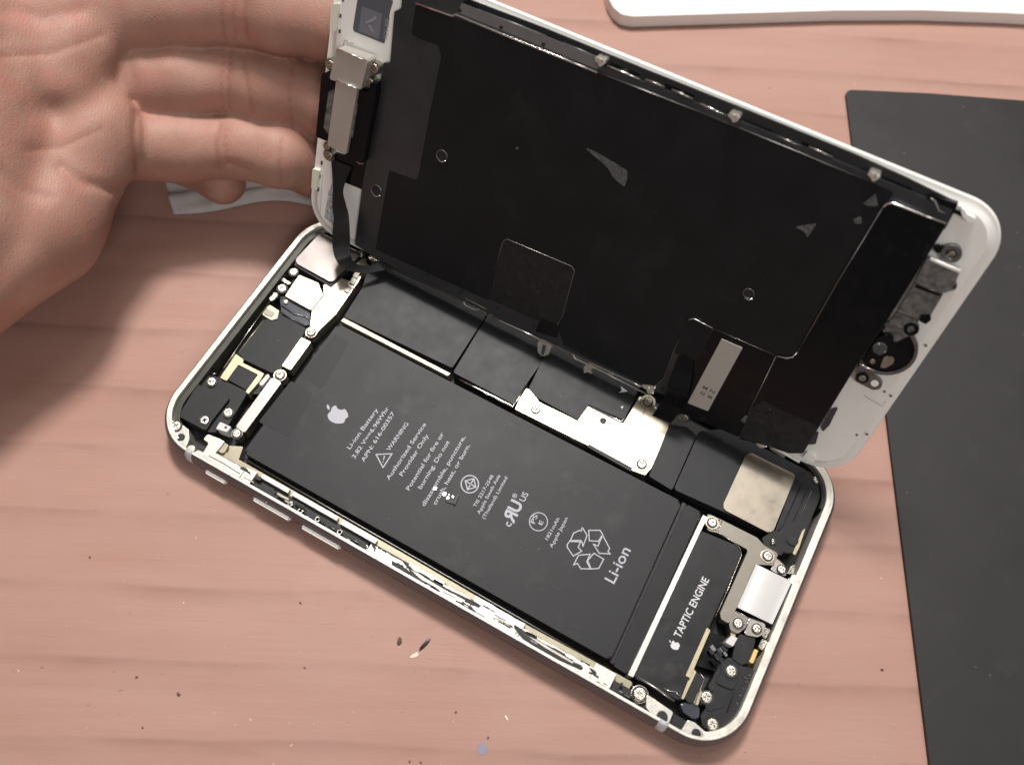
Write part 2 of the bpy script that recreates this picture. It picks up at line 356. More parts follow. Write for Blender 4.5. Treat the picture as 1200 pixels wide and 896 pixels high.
for k in range(52):
    x = random.uniform(-52, 50); o_ = random.choice([.75, 1.1, 1.5, 1.9, 2.3, 2.7]) + random.uniform(-.15, .15); l_ = random.uniform(.25, 1.7); t_ = random.uniform(.10, .26); y = -(HY - o_)
    prism('adhesive_residue', [(x - l_, y - t_), (x - l_ * .3, y - t_ * random.uniform(.2, 1.5)), (x + l_, y - t_ * .8), (x + l_ * .8, y + t_), (x - l_ * .1, y + t_ * random.uniform(.1, 1.6)), (x - l_ * .9, y + t_ * .7)], 6.2, random.uniform(6.38, 6.5), random.choice(['well', 'gloss', 'ledge', 'well', 'dull']), housing, None, .05, .03)
for pts in ([(482, 668), (495, 675), (520, 690), (545, 703), (544, 705), (518, 692), (493, 678)], [(615, 742), (640, 756), (672, 775), (671, 777), (638, 758)], [(548, 714), (560, 719), (574, 728), (573, 730), (558, 722)]):
    prism('slot_wire', pts, 6.0, 6.5, 'silver', housing, r=.1, bev=.05)
for k in range(34):
    f = random.random(); px = 283 + 150 * f; py = 567 + 83 * f + random.uniform(-3.5, 1.5); x, y = B(px, py, 5.8); sz = random.uniform(.18, .5); a = -.5 + random.uniform(-.5, .5)
    prism('button_part', [(x + sz * (math.cos(a) * u - math.sin(a) * v), y + sz * (math.sin(a) * u + math.cos(a) * v)) for u, v in ((-1.3, -.5), (1.2, -.6), (1.3, .5), (-.4, .7), (-1.2, .3))], 4.2, random.uniform(5.2, 6.25), random.choice(['nick', 'gloss', 'dull', 'black', 'flange', 'gloss']), housing, None, .06, .06)
# left and far inner gasket
def ring_seg(name, ks, o0, o1, z0, z1, m, parent, bev=0):
    A, Bp = rrect(o0), rrect(o1); p = [A[k] for k in ks] + [Bp[k] for k in ks][::-1]
    bm = bmesh.new(); add_prism(bm, p, z0, z1, bev); return fin(bm, name, M[m], parent)
ring_seg('gasket', range(15, 43), -1.3, -2.6, 1.3, 5.9, 'gasket', housing)
ring_seg('gasket', range(0, 15), -1.7, -2.3, 1.3, 5.9, 'black', housing)
ring_seg('rim_shelf', range(15, 42), -.6, -1.15, 1.3, 6.95, 'rim', housing, .06)
ring_seg('rim_shelf', list(range(49, 60)) + list(range(0, 15)), -.6, -1.55, 1.3, 6.96, 'rim', housing, .1)
wire('gasket_thread', [(262, 431), (290, 390), (317, 352)], 5.9, .12, 'wire', housing)

# ---- battery
batt = prism('battery', [(396, 379), (799, 587.5), (715, 773.5), (285, 530)], 1.4, 4.7, 'batt', phone, r=.9, bev=.55)
prism('adhesive_tab', [(804, 590), (822, 600), (735, 790), (718, 779)], 1.4, 4.3, 'batt2', batt, r=.5, bev=.4)
prism('adhesive_tab', [(800, 588), (804, 590), (719, 779), (714, 774)], 1.4, 3.4, 'well', batt, r=.1, bev=.05)
for pts in ([(341, 446), (366, 461), (339, 512), (303, 494)], [(393, 392), (409, 400), (377, 456), (352, 439)]):
    prism('battery_patch', pts, 4.6, 4.74, 'batt2', batt, r=.5, bev=.03)
Z = 4.76
text_part('lettering', [
    ('Li-ion Battery', (410.2, 526.5), (443.5, 480.0), .92), ('3.82 V\u23936.96Whr'.replace('\u2393', '=='), (415.8, 537.3), (456.2, 478.3), .92), ('APN: 616-00357', (426.6, 541.3), (463.0, 484.0), .92),
    ('WARNING', (456.5, 528.5), (479.0, 496.5), .92), ('Authorized Service', (456.0, 562.5), (499.6, 497.0), .92), ('Provider Only', (471.6, 557.8), (502.6, 510.0), .92),
    ('Potential for fire or', (479.6, 574.5), (520.5, 508.0), .92), ('burning. Do not', (493.5, 573.0), (527.2, 517.6), .92), ('disassemble, puncture,', (497.6, 593.2), (545.8, 512.0), .92),
    ('crush, heat, or burn.', (510.8, 591.6), (551.4, 521.5), .92), ('TIS 2217-2548', (557.6, 594.2), (578.6, 557.5), .74), ('Apple South Asia', (562.0, 602.5), (586.6, 557.0), .74),
    ('(Thailand) Limited', (568.0, 608.2), (595.0, 559.4), .74), ('1821mAh', (642.0, 632.8), (656.0, 607.5), .74), ('Apple Japan', (647.0, 642.0), (665.6, 607.0), .74)], Z, 'ink', batt)
text_part('chemistry_mark', [('Li-ion', (719.6, 684.2), (739.4, 644.5), 2.35)], Z, 'ink', batt)
strokes('warning_triangle', [([(440.8, 532.2), (459.4, 531.4), (448.8, 547.6)], True)], Z, .26, 'ink', batt, extra=[[(449.9, 533.6), (451.2, 534.2), (449.6, 539.4), (448.9, 539.0)], [(448.7, 540.4), (449.6, 540.9), (449.1, 542.0), (448.2, 541.5)]])
def fruit(cx, cy, s, ang):   # the fruit outline printed on the battery: body with a bite and a leaf
    body = [(0, .62), (.14, .68), (.34, .72), (.52, .66), (.66, .52), (.52, .38), (.46, .20), (.50, .00), (.62, -.16), (.74, -.22), (.66, -.46), (.50, -.70), (.34, -.84), (.18, -.84), (.0, -.76), (-.18, -.84), (-.36, -.82), (-.54, -.62), (-.68, -.34), (-.74, -.02), (-.70, .30), (-.56, .54), (-.36, .68), (-.16, .68)]
    leaf = [(.02, .78), (.06, 1.0), (.20, 1.16), (.36, 1.22), (.34, 1.02), (.22, .86)]
    c, q = math.cos(ang), math.sin(ang)
    return [[(cx + s * (c * x - q * y), cy + s * (q * x + c * y)) for x, y in g] for g in (round_poly(body, .12, 3), leaf)]
def logo(px, py, s, z, m, parent):
    x, y = B(px, py, z); bm = bmesh.new()
    for g in fruit(x, y, s, math.pi / 2): bm.faces.new([bm.verts.new((a * S, b * S, z * S)) for a, b in orient(g)])
    for f in bm.faces:
        f.normal_update()
        if f.normal.z < 0: f.normal_flip()
    me = bpy.data.meshes.new('logo'); bm.to_mesh(me); bm.free(); return link('logo', me, M[m], parent)
logo(395.2, 485.8, 2.75, Z, 'ink', batt)
strokes('certification_mark', [(circ(550.6, 567, 10.2), True), ([(545.2, 563), (555.2, 560.6), (557.6, 570.4), (547.8, 573.4)], True), ([(545.2, 563), (557.6, 570.4)], False), ([(555.2, 560.6), (547.8, 573.4)], False)], Z, .26, 'ink', batt)
strokes('certification_mark', [(circ(631, 611, 10.6), True)], Z, .2, 'ink', batt)
text_part('certification_mark', [('PS', (626.4, 613.6), (630.4, 603.6), 1.0), ('E', (635.0, 615.4), (637.3, 611.0), .9)], Z, 'ink', batt)
text_part('certification_mark', [('c', (597.8, 617.6), (600.0, 613.0), 1.7), ('U', (607.4, 601.5), (613.0, 590.3), 2.7), ('US', (614.4, 588.2), (619.6, 578.6), 1.35), ('\u00ae', (604.6, 584.0), (606.6, 579.0), .95)], Z, 'ink', batt)
fx = lambda q: [(530 + a / 5.432, 540 + b / 5.432) for a, b in q]
text_part('certification_mark', [('R', (607.0, 602.4), (601.2, 613.6), 2.7)], Z, 'ink', batt, flip=True)
rc = [[(826, 418), (858, 472), (832, 542), (826, 514), (750, 510), (772, 458), (812, 440), (822, 444)], [(750, 506), (820, 504), (802, 548), (824, 572), (770, 604), (732, 548), (732, 530)],
      [(868, 440), (940, 440), (958, 466), (930, 510), (872, 506)], [(958, 472), (1002, 556), (990, 574), (1006, 590), (936, 586), (898, 528), (928, 540), (944, 500)],
      [(804, 598), (878, 592), (856, 640), (880, 686), (818, 684), (796, 650), (772, 660)], [(862, 632), (902, 586), (964, 624), (932, 682), (884, 686)]]
strokes('recycling_symbol', [(fx(q), True) for q in rc], Z, .24, 'ink', batt)
# torn spot in the wrap
for cx, cy, s in ((510, 572, .75), (520.5, 578.5, .85), (524.5, 583.5, .7), (526, 579, .3), (530.5, 581.5, .45)):
    x, y = B(cx, cy, 4.9); prism('torn_foil', [(x + s * random.uniform(.4, 1.0) * math.cos(a), y + s * random.uniform(.35, .8) * math.sin(a)) for a in np.linspace(0, 5.4, 6)], 4.7, 4.7 + .35 * s, 'flange', batt, None, .05, .05)
prism('torn_wrap', [(536, 578), (538, 580), (533, 592), (531, 589)], 4.7, 5.2, 'gloss', batt, r=.1, bev=.05)
prism('torn_wrap', [(521, 584), (531, 585), (531, 590), (523, 588)], 4.7, 4.95, 'gloss', batt, r=.1, bev=.05)
for k, (x, y, sz) in enumerate([(677, 661, 1), (670, 666, .7), (715, 600, .8)]): pass

# ---- vibration motor and its bright wall
motor = prism('vibration_motor', [(820, 621), (866, 640), (870, 648), (831, 733), (797, 821), (742, 793)], 1.4, 5.7, 'motor', phone, r=.7, bev=.3)
text_part('lettering', [('TAPTIC ENGINE', (797.0, 748.0), (831.3, 679.0), 1.55)], 5.73, 'inkw', motor)
logo(790.8, 755.6, 1.15, 5.73, 'inkw', motor)
prism('motor_wall', [(824, 603), (829.5, 606), (820.5, 623), (742, 793), (736, 790)], 1.4, 6.2, 'flange', motor, r=.1, bev=.15)
prism('motor_wall', [(828.5, 735), (832.5, 738), (808.5, 794), (803.5, 791)], 1.4, 5.9, 'gold', motor, r=.1, bev=.1)
wire('motor_edge', [(845, 626), (860, 635), (867, 642), (869, 650), (853, 690), (838, 722)], 5.85, .13, 'nick', motor)
wire('motor_edge', [(778, 806), (784, 809), (792, 810), (796, 815)], 5.9, .14, 'wire', motor)
strip = prism('contact_strip', [(809.5, 779), (816, 787), (801, 819), (795.5, 816)], 1.4, 5.5, 'gold', phone, r=.1)
for q in ((806.5, 795), (800.5, 806)): disc('contact_hole', *q, 5.5, 5.56, .32, 'well', strip)
prism('rubber_plug', [(816.5, 787), (823, 791), (825, 797), (820, 806), (812, 825), (801.5, 819.5)], 1.4, 5.6, 'black', phone, r=.9, bev=.2)
wire('plug_edge', [(820, 788), (825.5, 795), (820.5, 808), (814, 825)], 5.4, .14, 'silver', phone)
prism('foil_flap', [(796, 823), (811, 823), (820, 827), (819, 842), (811, 841), (801, 834)], 1.4, 5.0, 'film', phone, r=.6, bev=.4)

# ---- far row: logic board cover tapes, shields, flex, speaker
g1 = prism('board_cover', [(403, 371), (424, 338), (436, 300), (470, 290), (585, 344), (565.5, 376), (530, 431), (412, 375)], 1.4, 5.0, 'graph', phone, r=.4, bev=.15)
prism('shadow_gap', [(399, 376), (403, 371.5), (530, 433), (527, 441)], 1.4, 3.4, 'well', g1, r=.05, bev=.02)
prism('edge_rail', [(399.5, 376), (403, 372.6), (527.5, 437.5), (524.5, 440)], 1.4, 5.35, 'ledge', g1, r=.05, bev=.1)
g2 = prism('board_cover', [(566.5, 377.5), (586, 345), (668, 384), (642, 410), (637, 421), (617.5, 449), (603, 474), (531, 436)], 1.4, 5.1, 'graph', phone, r=.4, bev=.15)
wire('edge_rail', [(538, 444), (557, 454), (578, 464), (601, 476.5), (606, 469), (617.5, 451)], 5.2, .3, 'nick', g2, flat=.6)
wire('edge_rail', [(548, 449.5), (570, 461), (600, 477)], 5.5, .1, 'wire', g2)
g3 = prism('board_cover', [(642, 409), (668, 384), (765, 430), (750, 452), (731, 492), (690, 473.5), (677, 491.5), (630, 466), (620, 454)], 1.4, 5.5, 'graph', phone, r=.25, bev=.12)
wire('edge_rail', [(688, 473.5), (728, 494), (731, 491), (748.5, 455)], 5.35, .17, 'wire', g3)
for q_ in ([(727.5, 452.5), (735.5, 458.5), (725, 460), (728.5, 457.5)], [(727.4, 476.6), (730.6, 475.2), (729, 479)]): strokes('printed_arrow', [], 5.53, .2, 'inkw', g3, extra=[q_])
sh = prism('board_shield', [(615, 455), (627.5, 458), (631, 470.5), (677, 493), (688, 475), (730.5, 496), (750, 464), (755.8, 468), (755.7, 480), (725.4, 539.8), (603.5, 479)], 1.4, 5.1, 'shield', phone, r=.15, bev=.08)
sh2 = prism('board_shield', [(756.2, 480.2), (755.8, 468.5), (762, 470), (786, 495.6), (763.5, 548), (756, 556.5), (741, 551), (725.9, 540.1)], 1.4, 5.1, 'shield', phone, r=.15, bev=.08)
for px, py, r in ((627.7, 480, .95), (752, 543.8, 1.0)):
    disc('screw_boss', px, py, 5.0, 5.3, r + .55, 'shield', sh); screw(px, py, 5.35, r, sh)
disc('screw_boss', 706.8, 493, 5.0, 5.3, 1.25, 'shield', sh, r2=.75); disc('screw_hole', 706.8, 493, 4.0, 5.16, .72, 'well', sh)
disc('screw_boss', 759.5, 470.5, 5.0, 5.6, 1.75, 'ledge', sh2); screw(759.5, 470.5, 5.75, 1.0, sh2)
prism('slot_trim', [(688, 523), (690, 520), (741, 548), (739, 552)], 1.4, 5.2, 'well', sh, r=.1, bev=.05)
wire('slot_trim', [(630, 494), (660, 508.5), (686, 522)], 4.4, .3, 'film', sh)
fl = prism('connector_cover', [(784.5, 497), (805, 500), (816, 510), (787.5, 574), (760.5, 557.5)], 1.4, 5.3, 'graph', phone, r=.3, bev=.15)
spk = prism('speaker_box', [(820, 505), (850, 502), (950, 553), (935, 556), (904, 626), (872, 610), (789.5, 573)], 1.4, 5.4, 'graph', phone, r=.6, bev=.35)
prism('speaker_plate', [(879.5, 530), (932.8, 556), (906.6, 621), (901, 624), (848, 596.5), (848, 589.5), (874, 533)], 5.2, 5.75, 'smudge', spk, r=.8, bev=.18)
prism('speaker_tab', [(838, 507), (848, 512), (845, 517), (830, 513)], 5.3, 5.6, 'black', spk, r=.2)
ant = prism('antenna_module', [(936.5, 549), (953, 553.5), (964, 568), (959, 588), (934, 647), (918.5, 648), (908.5, 621)], 1.4, 5.2, 'black', phone, r=.6, bev=.3)
wire('rib', [(938, 570), (917, 617), (911, 622)], 5.22, .13, 'black', ant); wire('rib', [(948, 572), (951, 576), (937, 606)], 5.22, .12, 'dull', ant); wire('rib', [(944, 578), (930, 610)], 5.22, .10, 'black', ant)
disc('antenna_foot', 929, 632, 5.1, 5.5, 1.3, 'black', ant); disc('antenna_foot', 929, 632, 5.5, 5.55, .55, 'well', ant)
prism('antenna_trim', [(940, 622), (944, 618), (937, 640), (932, 650), (929, 648)], 1.4, 5.3, 'gold', ant, r=.1)
screw(957.8, 561.4, 5.4, .98, ant); disc('white_dot', 964.6, 573.5, 5.0, 5.5, .45, 'sticker', ant)
prism('coax_clamp', [(893, 630), (908, 620), (921, 634), (917, 650), (905, 650), (896, 640)], 1.4, 5.4, 'black', phone, r=.5, bev=.25)
for dy in (0, 2.2, 4.4): wire('clamp_spring', [(903.5, 633 + dy), (906.5, 631.4 + dy), (909, 633.4 + dy)], 5.6, .2, 'nick', phone)

# ---- lower-right: steel bracket, sticker, port block
br = prism('motor_bracket', [(829, 601), (846, 609), (887, 629.5), (896, 639), (912, 648), (907, 662), (885, 661), (864, 710), (861, 716), (855, 730.5), (845, 725), (844, 717.5), (877, 644), (841, 624), (829, 621)], 3.0, 5.9, 'tan', phone, r=.5, bev=.1)
disc('screw_boss', 834.6, 612.2, 5.8, 6.15, 1.5, 'shield', br); screw(834.6, 612.2, 6.25, .98, br, m='w'); wire('bracket_fold', [(843, 608.5), (838.5, 621)], 5.95, .15, 'wire', br); wire('bracket_fold', [(846, 610), (841.5, 622.5)], 5.95, .12, 'wire', br)
disc('screw_boss', 899.7, 651.3, 5.8, 6.1, 1.5, 'shield', br); screw(899.7, 651.3, 6.2, .98, br)
bt = prism('bracket_tab', [(862, 715), (878, 723.5), (875, 734), (865, 742), (856, 738), (854.5, 730.5)], 3, 6.2, 'tan', br, r=.4, bev=.12); wire('bracket_fold', [(862.5, 715.6), (877.4, 723.8), (874.5, 734)], 6.22, .11, 'wire', br)
disc('screw_boss', 865, 730, 6.1, 6.3, 1.35, 'tan', br); screw(865, 730, 6.35, 1.0, br)
eb = prism('ground_plate', [(877.5, 723), (898, 730.5), (894, 743), (887.5, 746), (871, 743), (876, 733)], 3, 5.7, 'silver', phone, r=.6); screw(887, 736.3, 5.9, .95, eb)
eb2 = prism('ground_plate', [(909, 652), (921, 664), (922, 676), (903, 668)], 3, 5.6, 'silver', phone, r=.6); screw(916, 667, 5.8, .9, eb2)
# bowed white sticker
bm = bmesh.new(); A0 = [(886, 660.6), (928, 681)]; A1 = [(864, 711), (905, 731)]; rows = []
for i in range(13):
    t = i / 12; zz = 6.15 + .75 * math.sin(math.pi * min(1, t * 1.15)) ** .8; row = []
    for j in range(9):
        s = j / 8; px = (A0[0][0] * (1 - t) + A0[1][0] * t) * (1 - s) + (A1[0][0] * (1 - t) + A1[1][0] * t) * s; py = (A0[0][1] * (1 - t) + A0[1][1] * t) * (1 - s) + (A1[0][1] * (1 - t) + A1[1][1] * t) * s
        x, y = B(px, py, zz); row.append((x, y, zz))
    rows.append(row)
tv = [[bm.verts.new((x * S, y * S, z * S)) for x, y, z in r_] for r_ in rows]; lv = [[bm.verts.new((x * S, y * S, (z - .35) * S)) for x, y, z in r_] for r_ in rows]
for i in range(12):
    for j in range(8):
        bm.faces.new((tv[i][j], tv[i + 1][j], tv[i + 1][j + 1], tv[i][j + 1])); bm.faces.new((lv[i][j], lv[i][j + 1], lv[i + 1][j + 1], lv[i + 1][j]))
    bm.faces.new((tv[i][0], lv[i][0], lv[i + 1][0], tv[i + 1][0])); bm.faces.new((tv[i][8], tv[i + 1][8], lv[i + 1][8], lv[i][8]))
for j in range(8): bm.faces.new((tv[0][j], tv[0][j + 1], lv[0][j + 1], lv[0][j])); bm.faces.new((tv[12][j], lv[12][j], lv[12][j + 1], tv[12][j + 1]))
fin(bm, 'white_sticker', M['sticker'], phone, False)
pb = prism('port_block', [(846, 776), (853, 770), (862, 771), (869, 780), (883, 783), (886, 792), (873, 820), (859, 842), (846, 854), (833, 857), (823, 850), (821, 838), (838, 812), (829, 806), (838, 788)], 1.4, 5.0, 'black', phone, r=.5, bev=.25)
prism('port_block_top', [(862, 752), (866, 742), (886, 748), (878, 775), (869, 779), (858, 771)], 1.4, 5.3, 'black', pb, r=.4, bev=.2)
prism('port_cover', [(846, 777), (857, 773), (866, 781), (866, 794), (859, 808), (839, 800), (845, 788)], 4.5, 5.35, 'black', pb, r=.5, bev=.15)
prism('port_cover', [(840, 803), (856, 810), (848, 828), (830, 833), (826, 826)], 4.5, 5.2, 'black', pb, r=.4, bev=.12)
wire('seam', [(866, 786), (860, 812), (852, 834)], 5.05, .14, 'well', pb); wire('seam', [(870, 792), (880, 797)], 5.05, .1, 'dull', pb)
disc('screw_boss', 856.8, 785.8, 5.2, 5.45, 1.65, 'black', pb); screw(856.8, 785.8, 5.6, 1.12, pb)
screw(835, 848.4, 5.3, 1.15, pb); screw(828, 816.4, 5.3, 1.2, pb); prism('gold_tab', [(818, 811), (823, 808), (818, 826), (812.5, 824)], 3, 5.4, 'gold', pb, r=.2)
for px, py in ((873, 798), (870, 806), (866, 814), (862, 823), (858, 829), (877, 790)): wire('grille_slot', [(px, py), (px + 4, py + 2)], 5.05, .10, 'dull', pb)
prism('yellow_pad', [(884.4, 760), (888.6, 761.8), (882.4, 776.8), (878, 774.8)], 2, 5.7, 'yellow', phone, r=.1)
prism('white_plug', [(857, 744), (864.5, 747), (859, 757), (850, 752)], 2, 5.9, 'sticker', phone, r=.2)
prism('gold_neck', [(857, 737), (862, 740), (862, 746), (856, 744)], 2, 5.5, 'gold', phone, r=.2)
for i in range(16):
    px = 833 + random.uniform(0, 18); py = 752 + random.uniform(0, 22) + (851 - px) * .35; s = random.uniform(.35, .8); x, y = B(px, py, 4.6); a = -.5
    c_, s_ = math.cos(a), math.sin(a); q = [(x + s * (c_ * u - s_ * v), y + s * (s_ * u + c_ * v)) for u, v in ((-1, -.6), (1, -.6), (1, .6), (-1, .6))]
    prism('chip', q, 1.4, random.uniform(3.6, 4.9), random.choice(['black', 'gloss', 'dull', 'black', 'film']), phone, None, .08, .08)
prism('port_board', [(832, 740), (851, 746), (847, 774), (838, 786), (812, 778)], 1.3, 3.4, 'gloss', phone, r=.3)
for pts in ([(893, 745), (897, 735), (903, 737), (897, 749)], [(889, 757), (893, 748), (899, 751), (893, 762)], [(922, 672), (926, 664), (932, 660), (930, 672)], [(926, 684), (924, 678), (930, 672), (934, 676)]): prism('spring_contact', pts, 2, 5.5, 'nick', phone, r=.2)
# front corner plates
fc = prism('corner_plate', [(758, 813), (766, 818), (789, 834), (783, 848), (775, 842), (768, 842), (757, 828)], 1.4, 6.3, 'flange', phone, r=.3, bev=.1); disc('corner_hole', 776, 839.5, 6.2, 6.36, 1.15, 'well', fc)
fc2 = prism('corner_plate', [(806, 843), (814, 846), (821, 852), (828, 858), (838, 862), (836, 867), (820, 866), (797, 857)], 1.4, 6.2, 'flange', phone, r=.3, bev=.1); disc('corner_hole', 816, 859, 6.1, 6.26, .95, 'well', fc2)
prism('corner_block', [(790, 836), (803, 843), (797, 855), (786, 849)], 1.4, 6.0, 'black', phone, r=.2)
disc('screw_boss', 749.6, 813, 3, 6.1, 1.75, 'nick', phone); screw(749.6, 813, 6.25, 1.35, fc, kind='star')
wire('front_lip', [(746, 792), (772, 808), (790, 821)], 5.6, .28, 'silver', phone)
# ---- near-left corner
lc = prism('corner_plate', [(199, 492), (209, 494), (221, 503), (222, 514), (217, 526), (206, 521), (197, 507)], 1.4, 6.3, 'flange', phone, r=.4, bev=.1)
screw(206.4, 499.2, 6.4, 1.15, lc); disc('corner_hole', 212, 512, 6.2, 6.36, .88, 'well', lc)
disc('corner_peg', 223.5, 526, 4, 6.5, .9, 'flange', phone); prism('flange_tip', [(227, 530), (232, 527), (241, 531), (238, 538), (228, 534)], 2, 6.4, 'flange', phone, r=.2)
cb = prism('camera_flash_block', [(226, 455), (240, 441), (250, 439.5), (290.5, 459), (268, 497), (252, 506), (239, 506), (209, 489)], 1.4, 4.6, 'black', phone, r=.5, bev=.25)
prism('block_lid', [(231.5, 450), (267, 463), (268.5, 467), (250, 489), (241, 504.5), (209, 487)], 4, 5.6, 'black', cb, r=.5, bev=.2)
screw(248, 447.5, 4.9, 1.05, cb); screw(267.5, 483.5, 4.9, 1.1, cb); disc('screw_hole', 238.5, 491, 5.5, 5.66, 1.3, 'well', cb); screw(240, 492.5, 5.5, 1.05, cb)
prism('white_plug', [(258, 494), (271, 500), (266, 506), (253, 502)], 2, 5.4, 'sticker', phone, r=.2); disc('plug_hole', 264.5, 500.5, 5.35, 5.44, .3, 'well', phone)
prism('white_bracket', [(243.5, 508.5), (258, 514), (263, 517), (258, 524), (250, 533), (242, 532), (240, 527), (245, 518.5), (238, 514.5)], 2, 6.1, 'flange', phone, r=.3, bev=.12)
prism('tan_clip', [(258, 516), (268, 521), (262, 532), (253, 527)], 2, 5.6, 'ledge', phone, r=.4, bev=.3)
wire('flange_wire', [(245, 534), (262, 543), (281, 555)], 6.3, .12, 'well', phone); wire('flange_wire', [(252, 531), (270, 541), (296, 556)], 5.6, .3, 'ledge', phone)
# ---- upper-left: camera, shields, board
bar = prism('camera_connector_bar', [(318.5, 442), (330, 448), (286.5, 507), (276, 500)], 2, 6.0, 'silver', phone, r=.3, bev=.2); disc('screw_boss', 277.5, 508, 3, 5.8, 1.25, 'silver', bar); screw(277.5, 508.3, 5.9, .95, bar)
prism('cap', [(314, 437), (316.3, 441), (307.5, 452), (302.7, 450)], 4, 6.1, 'sticker', phone, r=.4, bev=.2)
bt = prism('logic_board', [(326, 366), (364, 386), (356, 400), (331, 431), (310, 462), (291, 461), (262, 446), (279, 413), (308, 375)], 1.3, 4.0, 'well', phone, r=.2)
prism('board_cover', [(325.6, 367), (358, 384), (353, 399), (330.6, 431), (319, 437), (285.6, 421), (279, 413), (308, 376)], 1.4, 5.3, 'graph', bt, r=.3, bev=.12)
prism('gold_frame', [(275.4, 414), (285.4, 421), (284.4, 425), (309.4, 437.5), (304.5, 446), (291, 461.5), (288, 458.5), (302.5, 438.7), (279.4, 427), (265.5, 446), (258, 442.5)], 1.4, 5.1, 'gold', bt, r=.15, bev=.1)
prism('board_chip', [(280, 428), (302, 438.6), (289, 457), (267, 444.5)], 1.4, 4.9, 'graph', bt, r=.2)
wire('gold_frame', [(309, 376), (294, 394), (280, 413)], 5.4, .12, 'gold', bt)
prism('gold_pad', [(312, 360), (316, 357), (327, 364), (325, 373), (318, 375), (307, 368)], 2, 5.6, 'gold', bt, r=.3, bev=.12); prism('gold_pad', [(312.5, 361), (322, 366), (318, 371), (308.5, 367)], 5.5, 5.8, 'tan', bt, r=.2)
lb = prism('board_bar', [(353.2, 395), (364.5, 400.6), (340.7, 433.5), (330.2, 428.4)], 2, 5.6, 'shield', phone, r=.15, bev=.1)
for q in ((345, 412), (348.5, 416), (339, 424)): strokes('bar_mark', [([(q[0], q[1]), (q[0] + 2.5, q[1] + 1)], False), ([(q[0], q[1]), (q[0] - 1.5, q[1] + 3)], False)], 5.63, .15, 'tan', lb)
disc('screw_boss', 328, 439.5, 3, 5.7, 1.5, 'shield', phone); screw(328, 439.6, 5.8, 1.0, bar)
disc('screw_boss', 364.6, 389.2, 3, 5.6, 1.4, 'shield', phone); screw(364.6, 389.4, 5.7, .95, lb, kind='cross')
prism('film_cover', [(328, 349), (336, 349), (363.5, 363.5), (362.5, 382), (345, 378), (330, 366)], 1.4, 4.7, 'film', phone, r=.5, bev=.35); wire('film_edge', [(325, 363), (340, 373), (358, 382)], 5.2, .2, 'film', phone)
disc('white_dot', 335, 353, 4, 5.3, .5, 'sticker', phone); wire('film_edge', [(330, 358), (345, 368), (359, 371), (362, 375)], 4.9, .14, 'hair', phone)
cam = prism('rear_camera', [(376, 272), (424, 297), (388.5, 331), (346.5, 308), (347, 303)], 1.4, 6.1, 'camsteel', phone, r=.8, bev=.18)
prism('camera_frame', [(388, 336), (345, 311), (346, 306), (389, 328), (421, 299), (424, 303)], 1.4, 5.5, 'black', cam, r=.2)
cs = prism('camera_shield', [(350.5, 322), (373, 331.5), (378.6, 345.5), (364.6, 363.3), (334, 346.6)], 1.4, 5.7, 'shield', phone, r=.2, bev=.08)
prism('camera_shield', [(379, 334), (400, 326), (412, 330), (424, 322), (420, 330), (393.5, 368), (371, 390), (363.2, 381), (365.6, 364), (379.5, 346.5)], 1.4, 5.25, 'shield', phone, r=.2, bev=.08)
for q in ((407, 338), (413.5, 328.5), (417.5, 321)): prism('contact_pad', [(q[0] - 4, q[1] + 2.5), (q[0] - .5, q[1] - 4), (q[0] + 4.5, q[1] - 1.5), (q[0] + 1, q[1] + 5)], 5.2, 5.7, 'tan', phone, r=.1, bev=.1)
screw(344, 318.8, 5.9, 1.0, cs, kind='star'); screw(330.5, 338, 5.9, 1.1, cs, kind='star'); disc('screw_boss', 344, 318.8, 4, 5.7, 1.05, 'nick', cs); disc('screw_boss', 330.5, 338, 4, 5.7, 1.2, 'nick', cs)
for pts in ([(331, 325), (341, 331), (339, 334), (329, 328)], [(322, 342), (327, 345), (319, 353), (315, 350)], [(309, 333), (313, 330), (318, 333), (314, 338)], [(350, 287), (353, 283), (358, 286), (354, 291)], [(342, 296), (346, 291), (349, 294), (344, 299)], [(359, 277), (364, 274), (368, 276), (362, 281)], [(325, 323), (332, 320), (334, 323), (328, 327)]):
    prism('spring_contact', pts, 2, 5.0, 'nick', phone, r=.2, bev=.2)
for q in ((250, 437), (244, 431), (247, 425), (322, 331)): wire('spring_wire', [(q[0] - 3, q[1] - 1), (q[0], q[1] + 1), (q[0] + 4, q[1] + .5)], 5.0, .18, 'nick', phone)
screw(421.5, 298, 5.2, 1.0, g1, kind='star'); disc('screw_boss', 421.5, 298, 2, 5.0, 1.7, 'black', g1)
for pts, m_ in (([(413, 313), (424, 303), (436, 305), (434, 314), (424, 318)], 'ledge'), ([(428, 306), (433, 299), (444, 303), (441, 309), (434, 312)], 'nick'), ([(438, 299), (446, 297), (449, 303), (443, 306)], 'ledge')): prism('hinge_clip_glint', pts, 2, 5.9, m_, phone, r=.3, bev=.2)

